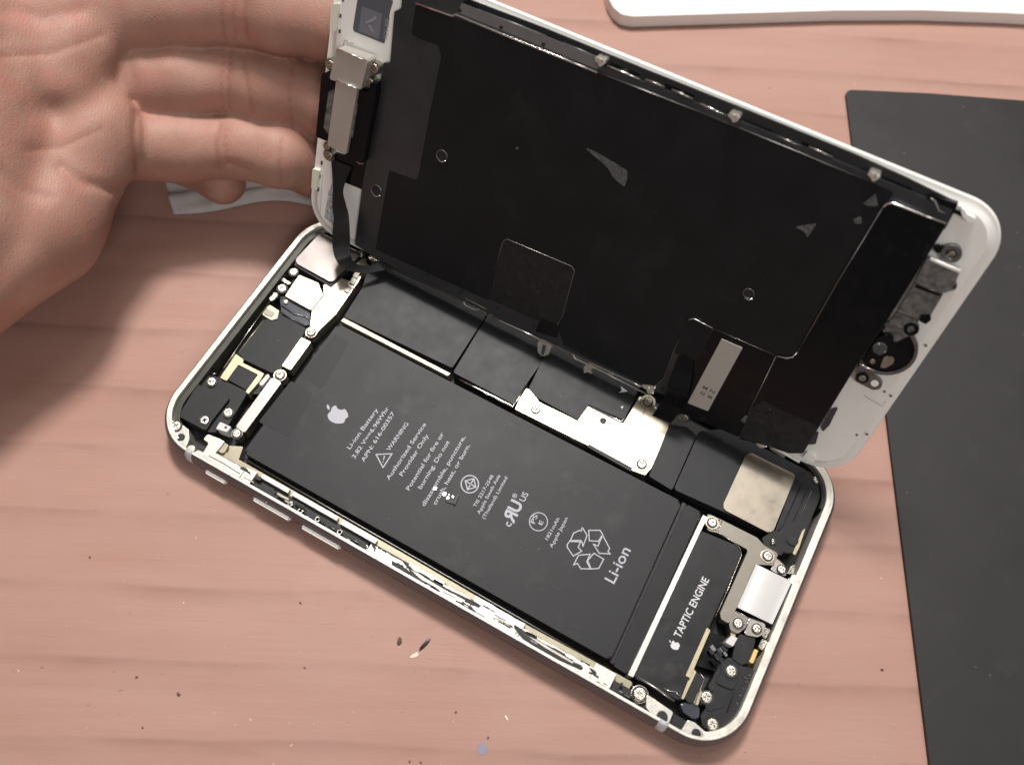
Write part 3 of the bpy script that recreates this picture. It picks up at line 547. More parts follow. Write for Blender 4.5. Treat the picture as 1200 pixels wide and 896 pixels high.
# ================================================================== the lifted display (a part of the phone, parts of it are sub-parts)
Mdisp = Matrix(((*RD[0], CD[0] * S), (*RD[1], CD[1] * S), (*RD[2], CD[2] * S), (0, 0, 0, 1)))
DX, DY, DR = 68.1, 32.9, 8.4
def drect(o, n=14):
    hx, hy, r = DX + o, DY + o, DR + o; out = []
    for cx, cy, a0 in ((hx - r, hy - r, 0), (-hx + r, hy - r, 90), (-hx + r, -hy + r, 180), (hx - r, -hy + r, 270)):
        for k in range(n + 1):
            a = math.radians(a0 + 90 * k / n); out.append((cx + r * math.cos(a), cy + r * math.sin(a)))
    return out
bm = bmesh.new(); DP = [(-.5, -1.3), (-.1, -1.15), (0, -.8), (0, -.2), (-.12, -.03), (-.3, 0), (-1.7, .0), (-1.85, .28), (-2.1, .34)]
rings = [[bm.verts.new((x * S, y * S, z * S)) for x, y in drect(o)] for o, z in DP]; N = len(rings[0])
for i in range(len(DP) - 1):
    for k in range(N): bm.faces.new((rings[i][k], rings[i][(k + 1) % N], rings[i + 1][(k + 1) % N], rings[i + 1][k])).smooth = True
bm.faces.new(rings[-1]); f = bm.faces.new(rings[0][::-1]); f.material_index = 1
disp = fin(bm, 'display', [M['white'], M['gloss']], phone); disp.matrix_local = Mdisp; disp['label'] = 'white framed display lifted on its edge, seen from the inside'
def dp(name, pts, w0, w1, m, r=.3, bev=.1, label=None): return prism(name, pts, w0, w1, m, disp, D, r, bev, label)
def dwire(name, pts, w, rad, m, closed=False, flat=1.): return wire(name, pts, w, rad, m, disp, D, closed, flat)
# dark channel round the metal plate
dp('channel', [(540, -4), (640, 34), (760, 83), (880, 131), (1000, 180), (1062, 208), (1123, 238), (1108, 268), (1000, 300), (600, 100)], .3, .75, 'well', r=.1, bev=.03)
plate_pts = [(474, -34), (560, -6), (541, 3), (549, 11), (650, 52), (700, 75), (820, 123), (940, 172), (1030, 210), (1116, 246), (1109, 264), (1037, 380), (1001, 433), (941, 531), (900, 518), (760, 455), (620, 390), (440, 303), (415.6, 286.5), (424, 222), (446, 95), (449, 74), (457, 74), (462, 14), (470, 10)]
plate = dp('back_plate', plate_pts, .3, 1.7, 'plate', r=.25, bev=.25)
sheet_pts = [(487, 6), (546, 26), (700, 86), (820, 133), (940, 181), (1010, 210), (1049, 226), (1034, 243), (932, 416), (924, 420), (910, 417), (836, 385), (811, 373), (803, 375), (780, 440), (768, 452), (752, 450), (660, 404), (653, 381), (659, 372), (673, 319), (672, 313), (593, 280), (588, 282), (572, 352), (440, 292), (456, 200), (487, 211), (490, 208), (504, 130), (517, 67), (514, 54), (490, 45), (482, 40)]
dp('graphite_sheet', sheet_pts, 1.6, 1.86, 'sheet', r=.6, bev=.06)
dp('edge_strip', [(541, 4), (650, 47), (702, 68), (701, 82), (650, 61), (536, 15)], 1.6, 1.8, 'strip', r=.2)
dwire('plate_edge', [(487, 4), (530, 19), (534, 17), (600, 45), (650, 65), (700, 85)], 1.9, .2, 'wire', flat=.5)
dwire('plate_edge', [(700, 84.5), (760, 108), (820, 131)], 1.85, .11, 'hair'); dwire('plate_edge', [(820, 131), (940, 180), (1010, 209)], 1.85, .09, 'hair')
for q in ((538.5, 12.5), (587, 32.5), (636.5, 52.5), (424, 283), (458, 302), (500, 322), (540, 342), (582, 361), (625, 382), (910, 517), (776, 456)): disc('plate_hole', *q, 1.68, 1.93, .36, 'well', disp, D, bev=.02)
dp('screen_tab', [(591.5, 281), (594, 280.6), (671.5, 313.4), (673, 318), (658.5, 372), (652, 386), (572, 350)], 1.6, 1.9, 'tab', r=.4, bev=.07)
dwire('tab_edge', [(572, 349), (588, 286), (592, 280.5), (595, 280.5), (670, 312), (673.4, 317), (659, 371), (652, 382)], 1.9, .085, 'hair')
dp('hook', [(634, 374), (655, 382), (652, 396), (627, 388)], 1.7, 2.15, 'gloss', r=.2)
# glossy recess with the beige label, cable and right hand shield
dp('recess', [(811, 373), (835.6, 385), (910, 417), (866, 512), (790, 480), (782, 452)], 1.7, 1.95, 'gloss', r=.2, bev=.03)
dp('cable_tab', [(804, 375), (811, 373), (836, 385), (817, 421.5), (808.5, 422), (790, 413)], 1.8, 2.2, 'sheet', r=.4, bev=.1); dwire('tab_edge', [(806, 374.6), (813, 373.2), (835, 384)], 2.18, .16, 'wire')
dwire('tab_edge', [(835.5, 385.5), (817.5, 420), (808, 422), (790, 412.5)], 2.1, .075, 'hair'); dwire('tab_edge', [(806, 375), (788, 415), (778, 443), (766, 453)], 2.0, .085, 'hair')
dwire('tab_edge', [(836, 385), (909, 416.5)], 1.98, .06, 'hair'); dwire('tab_edge', [(909, 418), (880, 478), (866, 510)], 2.0, .085, 'hair')
lab = dp('label_sticker', [(845.5, 397.3), (870, 408), (829.6, 481.6), (805.6, 472)], 1.9, 2.25, 'label', r=.15, bev=.12)
text_part('lettering', [('M N', (823.0, 454.6), (836.5, 461.4), .8), ('0 8', (820.2, 461.0), (833.6, 467.8), .8)], 2.28, 'inkd', disp, D, flip=False)
dp('right_shield', [(1109, 263), (1045, 237.5), (1034, 243.5), (932, 416), (924, 420), (911, 417.5), (868, 510), (866, 514), (935, 531), (942, 527), (1002, 430), (1038, 378)], 1.6, 2.3, 'gloss', r=.5, bev=.12)
dwire('shield_edge_glint', [(1109, 262), (1080, 251), (1046, 237.8), (1039, 239), (1034, 243.5)], 2.32, .2, 'wire'); dwire('shield_edge_glint', [(1034, 244), (980, 333), (955, 377), (934, 413)], 2.3, .085, 'hair')  # pale wires draw the highlight along the rim of the black shield
dwire('shield_edge_glint', [(934, 413), (929, 418), (922, 419.5), (910, 417)], 2.32, .17, 'wire')
dp('shield_foot', [(880, 478), (893, 470), (958, 499), (941, 531), (925, 531), (866, 512)], 2.2, 2.42, 'tab', r=.5, bev=.2)
dp('sheet_smear', [(868, 492), (874, 486), (881, 492), (876, 500)], 2.29, 2.36, 'resid', r=.1, bev=.02)
for q, R_ in (((517.5, 183), 1.35), ((440.5, 223.5), 1.4), ((877, 344.3), 1.15)):
    disc('screw_hole', *q, 1.6, 1.95, R_ - .12, 'well', disp, D, bev=.02); disc('hole_ring', *q, 1.6, 2.05, R_, 'dull', disp, D, r2=R_ - .2)
    dwire('hole_glint', [(q[0] - 4, q[1] + 5), (q[0] + 1, q[1] + 7.2), (q[0] + 5, q[1] + 5.5)], 2.05, .12, 'wire')
disc('pin_mark', 606, 174, 1.8, 1.92, .3, 'dull', disp, D, bev=.02)
for pts in ([(685.7, 173.5), (693, 176), (705, 182.4), (720, 191), (735, 201), (735, 210), (731.6, 219), (725, 214), (718, 207.5), (714, 199), (706, 191), (695, 182)], [(932, 266), (957, 262), (946, 279), (943, 272)], [(1011, 239), (1026, 227), (1029, 241), (1020, 242)], [(1000, 257), (1009, 253), (1010, 262), (1002, 262)]):
    dp('film_residue', pts, 1.8, 1.96, 'resid', r=.15, bev=.03)
# top edge clips
for q in ((703, 72), (860, 137.5), (1024, 206.5)):
    for dx, dy, rr in ((-3, -2, .55), (1, 1, .7), (4, 0, .5), (0, 4, .4)): disc('edge_clip', q[0] + dx, q[1] + dy, .5, 2.2 + rr, rr, 'chrome', disp, D, bev=.25)
for a, b, m_ in [((712, 77), (750, 93), 'wire'), ((756, 93), (779, 102), 'silver'), ((787, 105), (812, 116), 'silver'), ((820, 121), (850, 135), 'wire'), ((868, 144), (908, 162), 'wire'), ((911, 160), (940, 172), 'silver'), ((948, 172), (976, 184), 'silver'), ((966, 186), (1010, 204), 'wire'), ((1034, 214), (1070, 230), 'wire'), ((735, 92), (806, 119), 'hair'), ((905, 163), (960, 186), 'hair')]:
    dwire('edge_spring', [a, b], 1.5, .2, m_)
for a, b in (((504, -6), (528, 2)), ((560, 11), (640, 42)), ((660, 50), (700, 67))): dwire('edge_spring', [a, b], 1.2, .14, 'dull')
for a in ((716, 76), (872, 143), (1035, 210), (940, 169), (780, 101), (1098, 240)):
    dp('edge_slot', [(a[0], a[1] - 3), (a[0] + 34, a[1] + 11), (a[0] + 32, a[1] + 15), (a[0] - 2, a[1] + 1)], .3, .82, 'gloss', r=.1, bev=.03)
dp('corner_trim', [(1085, 232), (1093, 229), (1123, 239), (1111, 262), (1106, 259)], .3, 1.6, 'gloss', r=.2); dwire('trim_edge', [(1090, 232), (1096, 236), (1100, 247), (1108, 250)], 1.7, .2, 'dull')
dp('hook', [(1126, 247), (1129, 244), (1133, 251), (1143, 256), (1142, 261), (1134, 260), (1128, 254)], .3, 1.3, 'white', r=.3)
# bottom (hinge) edge rail
dwire('hinge_rail', [(446, 301), (520, 335), (600, 374), (700, 420), (790, 461), (900, 512)], .9, .35, 'dull', flat=.6)
dwire('hinge_rail', [(475, 317), (500, 328), (521, 338)], 1.0, .26, 'wire', flat=.6); dwire('hinge_rail', [(577, 372), (600, 382), (634, 398)], .9, .42, 'wire', flat=.6)
dwire('hinge_rail', [(545, 349), (570, 362)], 1.6, .2, 'ledge', flat=.6)
dwire('hinge_loop', [(543, 354), (547, 352), (563, 359), (561, 363), (556, 362.5), (546, 358)], .9, .2, 'chrome', closed=True)
dwire('hinge_loop', [(671, 415), (675, 413), (719, 434), (718, 439), (712, 438), (674, 420)], .8, .2, 'chrome', closed=True)
dwire('hinge_spring', [(690, 423), (700, 429), (740, 447), (752, 453)], 1.2, .17, 'wire')
dwire('hinge_rail', [(440, 306), (470, 322), (530, 350), (600, 383), (690, 428), (760, 462)], .1, .22, 'hair')
dp('hinge_tab_glint', [(630, 400), (647, 404), (643, 415), (636, 418), (630, 413)], .0, 1.2, 'chrome', r=.5, bev=.3); dp('hinge_tab_glint', [(636, 404), (640, 405), (637, 416), (634, 415)], 1.1, 1.3, 'dull', r=.1)
dp('hinge_tab_glint', [(684, 430), (690, 426), (698, 430), (692, 433), (694, 438), (688, 436), (684, 437)], .6, 1.3, 'chrome', r=.05, bev=.08)  # small chrome star modelled as a glint on the hinge
for q in ((757, 452), (762, 458), (764, 452)): disc('hinge_clip_glint', *q, .3, 1.8, .9, 'chrome', disp, D, bev=.35)  # cluster of bright discs shaped to stand for a screw's glint
for q, rr in (((893, 519), 1.35), ((889.5, 516), .8), ((900, 517), .6)): disc('hinge_pin', *q, .2, 1.9, rr, 'chrome', disp, D, bev=.5)
dwire('hinge_rail', [(870, 507), (886, 515)], .6, .25, 'wire'); dwire('hinge_rail', [(902, 522), (918, 530), (937, 541)], .3, .4, 'white', flat=.7)
dp('hinge_block', [(902, 526), (906, 521), (922, 530), (919, 537)], -.6, .2, 'silver', r=.15); screw(801, 489.5, .8, 1.15, disp, D); dwire('hinge_rail', [(806, 485), (826, 493)], .8, .3, 'silver')
dp('white_clip', [(941, 536), (945, 530), (956, 535), (953, 543)], .2, 1.3, 'white', r=.3)
dp('dark_pad', [(950, 513), (960, 505), (956, 520), (948, 521), (944, 519)], .2, .9, 'film', r=.3); dp('dark_pad', [(962, 500), (974, 480), (982, 478), (972, 498), (964, 506)], .2, .9, 'film', r=.2)
# earpiece end
dp('sensor_window', [(421, -14), (461, 1), (457.5, 12), (450.5, 51.5), (414.5, 37), (413.5, 33)], .2, .38, 'win', r=.3, bev=.02)
dp('window_patch', [(424, 8), (448, 17), (444, 46.5), (420.5, 37)], .36, .44, 'win2', r=.1, bev=.01); dp('window_patch', [(428, 26), (436, 22), (440, 18.5), (441, 22), (438, 25), (429, 28)], .43, .48, 'win3', r=.1, bev=.01); dp('window_patch', [(431, 30), (433.5, 29), (438, 38), (436.5, 39)], .43, .48, 'win3', r=.1, bev=.01)
text_part('lettering', [('XX-88L', (453.6, 47.0), (456.6, 21.0), .95)], .46, 'win3', disp, D)
dp('connector_block', [(376.8, 87.5), (380, 85.5), (392, 93), (392, 120), (387, 167), (370, 160.5)], 1.0, 3.6, 'gloss', r=.3, bev=.2)
dp('connector_block', [(416, 104), (432, 109), (434, 97), (441, 97), (440, 112), (425, 192), (404, 184)], 1.0, 3.8, 'gloss', r=.3, bev=.2)
dp('worn_patch', [(385, 108), (392, 104), (387, 160), (379, 150)], 3.5, 3.72, 'foil', r=.3)
dp('worn_patch', [(417.5, 121), (419.5, 122), (413, 162), (410.5, 160)], 3.7, 3.86, 'foil', r=.1)
dp('earpiece_bracket', [(394, 57), (429, 69.5), (431, 73), (423, 105), (386, 93)], 1.0, 4.4, 'earsteel', r=.3, bev=.3)
dp('earpiece_bracket', [(394, 94), (419, 103), (405.5, 181), (383.5, 170)], 1.0, 4.7, 'earsteel', r=.2, bev=.2)
dwire('bracket_glint', [(394, 94.6), (418.6, 103.6)], 4.72, .2, 'wire'); dwire('bracket_glint', [(395, 57.6), (427, 70)], 4.45, .2, 'wire')
for q, r_, k_ in (((438.5, 80.5), 1.05, 'cross'), ((433, 97.5), 1.15, 'cross'), ((387, 76), .95, 'ring'), ((421.5, 186.3), .9, 'cross'), ((383.5, 172), .75, 'ring'), ((385, 182), 1.05, 'ring')):
    disc('screw_boss', *q, .2, 1.9, r_ + .35, 'nick', disp, D); screw(*q, 2.2, r_, disp, D, kind=k_)
dp('flex_base', [(388, 178), (425, 190), (442, 112), (436, 190), (424, 222), (404, 214), (401, 208)], .3, 1.2, 'gloss', r=.2)
dp('film_patch', [(396, 200), (403, 203), (392, 268), (389, 262), (380, 255), (385, 225)], .3, .46, 'dirtyw', r=.3, bev=.02)
dp('bezel_clip', [(388, 6), (397, 4), (394, 36), (386, 37)], .0, 1.0, 'cream', r=.2); dp('bezel_clip', [(366, 198), (374, 200), (371, 223), (364.5, 221)], .0, 1.0, 'cream', r=.2)
for q in ((399, 19), (398, 37), (402, 0), (374.5, 207), (373, 222), (377, 191)): dp('clip_slot', [(q[0] - 1, q[1] - 2.5), (q[0] + 1.4, q[1] - 2), (q[0] + .8, q[1] + 2.5), (q[0] - 1.6, q[1] + 2)], .3, .42, 'dull', r=.1, bev=.02)
dwire('film_outline', [(402, 54), (403.5, 47), (414, 51)], .36, .05, 'hair'); dwire('film_outline', [(378, 204), (375, 250)], .36, .04, 'hair')
# ribbon cable from the earpiece down into the body
Lp = [Dw(388, 186, 1.6), Dw(390, 219, 2.6), Dw(389.4, 243, 3.4), Dw(391, 255, 4), Dw(389.4, 275, 5), Dw(390, 291, 5.5), C3(393, 303, 209), C3(400, 312, 210), C3(412, 318, 211.5), C3(430, 320, 213), C3(452, 316, 214)]
Rp = [Dw(412, 196, 1.6), Dw(402, 222, 2.6), Dw(405, 240, 3.4), Dw(408, 252, 4), Dw(409.4, 270, 5), Dw(409.8, 287, 5.5), C3(410.5, 297, 209), C3(413, 304, 210), C3(420, 310, 211.5), C3(434, 311, 213), C3(448, 305, 214)]
ribbon('flex_cable', smooth_path(Lp), smooth_path(Rp), .16, 'black', phone)
# second ribbon: display cable bending onto the shield plate
Lp = [Dw(799, 414, 2.2), Dw(790, 433, 2.8), Dw(783, 455, 4), C3(775, 470, 198), C3(768, 481, 200), C3(764, 487, 201.3)]
Rp = [Dw(813, 421, 2.2), Dw(811, 440, 2.8), Dw(806, 462, 4), C3(800, 478, 197), C3(791, 490, 199), C3(786, 496, 200.3)]
ribbon('flex_cable', smooth_path(Lp), smooth_path(Rp), .14, 'gloss', phone)
# home button end
dp('home_foil', [(1086, 303), (1125, 318.5), (1115, 340.5), (1105, 344), (1072, 331)], .3, 1.9, 'foil', r=.3, bev=.12); dwire('foil_edge', [(1090, 303), (1106, 310), (1125, 318)], 1.95, .4, 'white', flat=.6)
dp('home_foil', [(1072, 332), (1105, 345.5), (1090, 370), (1077, 375), (1051, 365)], .3, 1.5, 'foil', r=.2, bev=.1)
dp('home_foil', [(1051, 366), (1077, 376), (1064, 394), (1048, 402), (1034, 388)], .3, 1.3, 'foil', r=.2, bev=.1)
dwire('foil_crease', [(1073, 332), (1105, 345)], 1.7, .1, 'hair'); dp('home_foil', [(1075, 332), (1104, 343), (1101, 347), (1072, 337)], 1.4, 1.62, 'gloss', r=.1)
disc('cable_eye', 1114.5, 298, .3, 1.4, 1.75, 'dull', disp, D, r2=.9); screw(1114.5, 298.5, .7, .85, disp, D, kind='star'); dp('eye_arm', [(1093, 290), (1098, 287), (1112, 291), (1112, 298), (1096, 296)], .3, 1.1, 'gloss', r=.3)
disc('cable_eye', 1115.5, 335.5, .3, 1.3, .85, 'dull', disp, D, r2=.45); dp('sensor_cube', [(1079, 370), (1090, 369), (1091, 375), (1085, 380), (1077, 376)], .3, 2.0, 'gloss', r=.2)
disc('cable_eye', 1067.8, 386, .3, 1.5, 1.35, 'gloss', disp, D, r2=.7); screw(1067.8, 386, .9, .7, disp, D, kind='star')
hbx = (1037.5, 409.5)
disc('home_button', *hbx, .3, 1.0, 5.35, 'gloss', disp, D, bev=.2); disc('home_button_ring', *hbx, .3, 1.45, 5.75, 'dull', disp, D, r2=5.1)
dp('home_button_pad', [(1032, 404), (1040, 398), (1052, 402), (1051, 412), (1044, 419), (1036, 414)], .9, 1.5, 'gloss', r=.5); dp('home_button_pad', [(1036, 418), (1044, 416), (1048, 421), (1047, 426), (1038, 431), (1031, 431)], .9, 1.3, 'silver', r=.4)
dp('home_cover', [(1040, 391), (1047, 394), (1047, 401), (1036, 412), (1030, 426), (1022, 430), (1014, 426), (1016, 414), (1028, 396)], 1.0, 2.2, 'gloss', r=.7, bev=.3); disc('home_lens', 1031, 409, 2.1, 2.6, 1.3, 'glass', disp, D, bev=.4); disc('home_lens', 1022.5, 423.5, 2.1, 2.4, .5, 'nick', disp, D)
dwire('foil_edge', [(1006, 425), (1014, 429.5), (1026, 434.5)], 1.9, .22, 'wire')
dp('home_bracket', [(1006, 427), (1025, 435), (1023, 440), (1031, 446), (1034, 451), (1031, 456), (1023, 457), (1001, 446), (1003, 436)], .3, 1.7, 'dull', r=.6, bev=.15)
disc('cable_eye', 1010.6, 443, 1.6, 2.0, 1.2, 'gloss', disp, D, r2=.75); screw(1010.6, 443, 1.7, .75, disp, D); disc('bracket_hole', 1025, 449.2, 1.65, 1.78, .75, 'white', disp, D)
for q in ((1085, 405), (1044, 464), (1036.5, 458.8), (1004, 509.5), (1016, 509)): disc('bezel_mark', *q, .33, .42, .26, 'dull', disp, D, bev=.02)
dwire('film_outline', [(1012, 463), (1034, 476), (1038, 470)], .36, .05, 'hair')

# ================================================================== desk and what lies on it
def wood():
    m = bpy.data.materials.new('pinkish_wood_laminate'); m.use_nodes = True; nt = m.node_tree; L = nt.links; p = nt.nodes['Principled BSDF']
    tc = nd(nt, 'ShaderNodeTexCoord'); mp = nd(nt, 'ShaderNodeMapping'); mp.inputs['Rotation'].default_value = (0, 0, math.radians(-27)); L.new(tc.outputs['Object'], mp.inputs[0])
    def noise(sc, det, stretch):
        m2 = nd(nt, 'ShaderNodeMapping'); m2.inputs['Scale'].default_value = stretch; L.new(mp.outputs[0], m2.inputs[0])
        n = nd(nt, 'ShaderNodeTexNoise', i_Scale=sc, i_Detail=det, i_Roughness=.6); L.new(m2.outputs[0], n.inputs['Vector']); return n.outputs[0]
    def rng_(s, a, b, c, d):
        r = nd(nt, 'ShaderNodeMapRange', i_From_Min=a, i_From_Max=b, i_To_Min=c, i_To_Max=d); L.new(s, r.inputs[0]); return r.outputs[0]
    def mix(f, a, b):
        q = nd(nt, 'ShaderNodeMix', data_type='RGBA')
        for s, k in ((f, 0), (a, 6), (b, 7)):
            if isinstance(s, tuple): q.inputs[k].default_value = s
            else: L.new(s, q.inputs[k])
        return q.outputs[2]
    def lines(gap):      # thin grain lines, one about every 15 mm, slightly wavering and broken
        sx = nd(nt, 'ShaderNodeSeparateXYZ'); L.new(mp.outputs[0], sx.inputs[0])
        wv = rng_(noise(1.0, 3, (.10, .25, 1)), 0, 1, -.32, .32)
        a = nd(nt, 'ShaderNodeMath', operation='ADD'); L.new(sx.outputs[1], a.inputs[0]); L.new(wv, a.inputs[1])
        m_ = nd(nt, 'ShaderNodeMath', operation='MULTIPLY'); L.new(a.outputs[0], m_.inputs[0]); m_.inputs[1].default_value = gap
        f_ = nd(nt, 'ShaderNodeMath', operation='FRACT'); L.new(m_.outputs[0], f_.inputs[0])
        up = rng_(f_.outputs[0], 0.0, .92, 0, 1); pw = nd(nt, 'ShaderNodeMath', operation='POWER'); L.new(up, pw.inputs[0]); pw.inputs[1].default_value = 7
        dn = rng_(f_.outputs[0], .95, 1.0, 1, 0); q = nd(nt, 'ShaderNodeMath', operation='MULTIPLY'); L.new(pw.outputs[0], q.inputs[0]); L.new(dn, q.inputs[1])
        q2 = nd(nt, 'ShaderNodeMath', operation='MULTIPLY'); L.new(q.outputs[0], q2.inputs[0]); L.new(rng_(noise(1.0, 4, (.2, .6, 1)), .4, .62, .08, .55), q2.inputs[1]); return q2.outputs[0]
    c = mix(rng_(noise(1.0, 3, (.10, .55, 1)), .35, .65, 0, 1), (.455, .268, .218, 1), (.405, .228, .178, 1))
    c = mix(rng_(noise(1.0, 5, (.04, 1.3, 1)), .52, .72, 0, .20), c, (.285, .145, .105, 1))         # darker grain bands
    c = mix(rng_(noise(1.0, 6, (.2, 6.0, 1)), .45, .75, 0, .12), c, (.50, .31, .25, 1))          # fine streaks
    c = mix(lines(.66), c, (.24, .125, .095, 1))
    c = mix(rng_(noise(1.0, 8, (.6, 26., 1)), .42, .72, 0, .17), c, (.27, .145, .11, 1))         # fine fibre
    c = mix(rng_(noise(5.5, 2, (1, 1.6, 1)), .735, .76, 0, .75), c, (.17, .09, .07, 1))             # small stains
    c = mix(rng_(noise(7.5, 2, (1.4, 1, 1)), .745, .765, 0, .8), c, (.80, .62, .54, 1))             # pale scratches
    c = mix(rng_(noise(.35, 3, (1, 1, 1)), .4, .7, 0, .35), c, (.43, .275, .228, 1))
    L.new(c, p.inputs['Base Color']); L.new(rng_(noise(2, 4, (1, 1, 1)), .3, .7, .42, .6), p.inputs['Roughness'])
    b = nd(nt, 'ShaderNodeBump', i_Strength=.12, i_Distance=.02); L.new(noise(14, 4, (.3, 2, 1)), b.inputs['Height']); L.new(b.outputs[0], p.inputs['Normal'])
    p.inputs['Specular IOR Level'].default_value = .35
    return m
bm = bmesh.new(); vs = [bm.verts.new(q) for q in ((-90, -70, 0), (90, -70, 0), (90, 90, 0), (-90, 90, 0))]; bm.faces.new(vs)
low = [bm.verts.new((v.co.x, v.co.y, -2.5)) for v in vs]; bm.faces.new(low[::-1])
for i in range(4): bm.faces.new((vs[i - 1], low[i - 1], low[i], vs[i]))
desk = fin(bm, 'desk_surface', wood(), None); tag(desk, kind='structure')
M['mat'] = mat('grey_rubber', (.020, .0188, .0192), .56, 0, dust=.6, dscale=3.2, dcol=(.12, .115, .11), var=.14, vscale=.35, rvar=.08, bump=.12, bscale=40, bdist=.01, dark=(.055, .05, .048), dthr=.70)
M['tray'] = mat('white_plastic', (.83, .82, .80), .3, 0, var=.02, vscale=.3, dust=.7, dcol=(.30, .26, .23), dscale=2.2)
M['tissue'] = mat('grey_white_tissue', (.52, .49, .475), .8, 0, var=.12, vscale=2, bump=.5, bscale=5)
def slab(name, pts, z0, z1, m, r, bev):
    p = [B(a, b, z1) for a, b in pts]; bm = bmesh.new(); add_prism(bm, round_poly(p, r, 8), z0, z1, bev); return fin(bm, name, M[m], None)
tag(slab('rubber_mat', [(991, 105), (1090, 109.5), (1420, 135), (1700, 1100), (1110, 1060), (1092, 910), (1036, 460)], 0.02, 1.1, 'mat', 2.2, .2), 'dark grey rubber mat along the edge of the desk, partly under the lifted display', 'mat')
tag(slab('plastic_tray', [(690, -300), (706, -40), (713, -2), (719, 9), (728, 17), (742, 19.5), (860, 16), (980, 12.5), (1080, 12.2), (1180, 15.5), (1320, 24), (1310, -300)], .3, 4.2, 'tray', 2.5, 1.0), 'smooth white plastic slab with a rounded corner, lying beyond the phone', 'tray')
# crumpled tissue behind the hand
bm = bmesh.new(); NX, NY = 60, 14; Q = [(192, 205), (204, 252), (440, 256), (430, 196)]; tg = []
for i in range(NX + 1):
    col = []
    for j in range(NY + 1):
        s, t = i / NX, j / NY; px = (Q[0][0] * (1 - t) + Q[1][0] * t) * (1 - s) + (Q[3][0] * (1 - t) + Q[2][0] * t) * s; py = (Q[0][1] * (1 - t) + Q[1][1] * t) * (1 - s) + (Q[3][1] * (1 - t) + Q[2][1] * t) * s
        py += (-14 * math.sin(math.pi * s) + 4 * math.sin(9 * s)) * t
        z = .5 + 2.2 * (math.sin(7 * s + 3 * t) * math.sin(11 * t + 5 * s) * .5 + .5) * math.sin(math.pi * t) ** .5
        x, y = B(px, py, 0); col.append(bm.verts.new((x * S, y * S, z * S)))
    tg.append(col)
for i in range(NX):
    for j in range(NY): bm.faces.new((tg[i][j], tg[i + 1][j], tg[i + 1][j + 1], tg[i][j + 1])).smooth = True
r_ = bmesh.ops.extrude_face_region(bm, geom=bm.faces[:])
for v in [q for q in r_['geom'] if isinstance(q, bmesh.types.BMVert)]: v.co.z -= .03
tag(fin(bm, 'tissue', M['tissue'], None), 'pale crumpled tissue lying on the desk behind the fingers', 'tissue')
# crumbs and chips on the desk
M['crumb'] = mat('dark_crumb', (.11, .06, .045), .6, 0, var=.3, vscale=20); M['chipm'] = mat('black_chip', (.012, .010, .010), .35, 0)
M['pale'] = mat('pale_flake', (.80, .66, .58), .5, 0); M['blue'] = mat('blue_dot', (.27, .25, .33), .6, 0)
def crumb(name, px, py, l, w, h, ang, m, label, cat, group=None):
    x, y = B(px, py, h / 2); bm = bmesh.new(); bmesh.ops.create_icosphere(bm, subdivisions=2, radius=1)
    c_, s_ = math.cos(ang), math.sin(ang)
    for v in bm.verts:
        k = 1 + random.uniform(-.22, .22); a, b = v.co.x * l / 2 * k, v.co.y * w / 2 * k
        v.co = Vector(((c_ * a - s_ * b) * S, (s_ * a + c_ * b) * S, (max(v.co.z, -.75) * h / 2 + h * .38) * S))
    o = fin(bm, name, M[m], None, False); o.location = (x * S, y * S, 0); return tag(o, label, cat, group)
crumb('plastic_sliver', 498, 754.5, 3.3, .7, .5, 1.35, 'chipm', 'thin black sliver on the desk below the long edge of the phone', 'chip')
crumb('pale_flake', 486, 767.5, 2.0, .9, .25, 1.0, 'pale', 'pale flake touching the end of the black sliver', 'flake')
crumb('dark_crumb', 468, 751, 1.5, 1.0, .7, 1.9, 'crumb', 'dark oval crumb beside the black sliver on the desk', 'crumb')
crumb('ink_dot', 565, 877, 2.1, 2.1, .12, 0, 'blue', 'round blue grey spot near the lower edge of the desk', 'dot')
crumb('pale_flake', 593.5, 840.5, 1.1, .45, .2, -.6, 'pale', 'tiny cream flake above and beside the blue spot', 'flake')
for px, py, s, lb in ((534, 834, .9, 'small brown crumb midway between the black sliver and the blue spot'), (572, 864, .8, 'tiny brown crumb just above the blue spot'), (480, 892, .8, 'brown speck at the very bottom of the desk, first of a close pair'), (493, 893, .8, 'brown speck at the very bottom of the desk, second of a close pair'), (209, 813, 1.2, 'elongated brown crumb low on the empty stretch of desk'), (160, 793, .9, 'round brown crumb above a fainter stain on the open desk'), (352, 706, .8, 'small dark crumb on the desk under the lower volume button'), (357, 782, .7, 'tiny crumb on the desk straight below the volume buttons'), (105, 652.5, .8, 'small crumb on the desk nearest the hand'), (167, 852, .7, 'black speck below the elongated crumb'), (1034, 784.5, 1.0, 'dark red brown crumb between the phone and the rubber mat'), (890.5, 809, .5, 'tiny crumb beside the scuffed corner of the phone')):
    crumb('desk_crumb', px, py, s * random.uniform(.55, .85), s * .45, s * .28, random.uniform(0, 3), 'crumb', lb, 'crumb', 'crumbs on the desk')

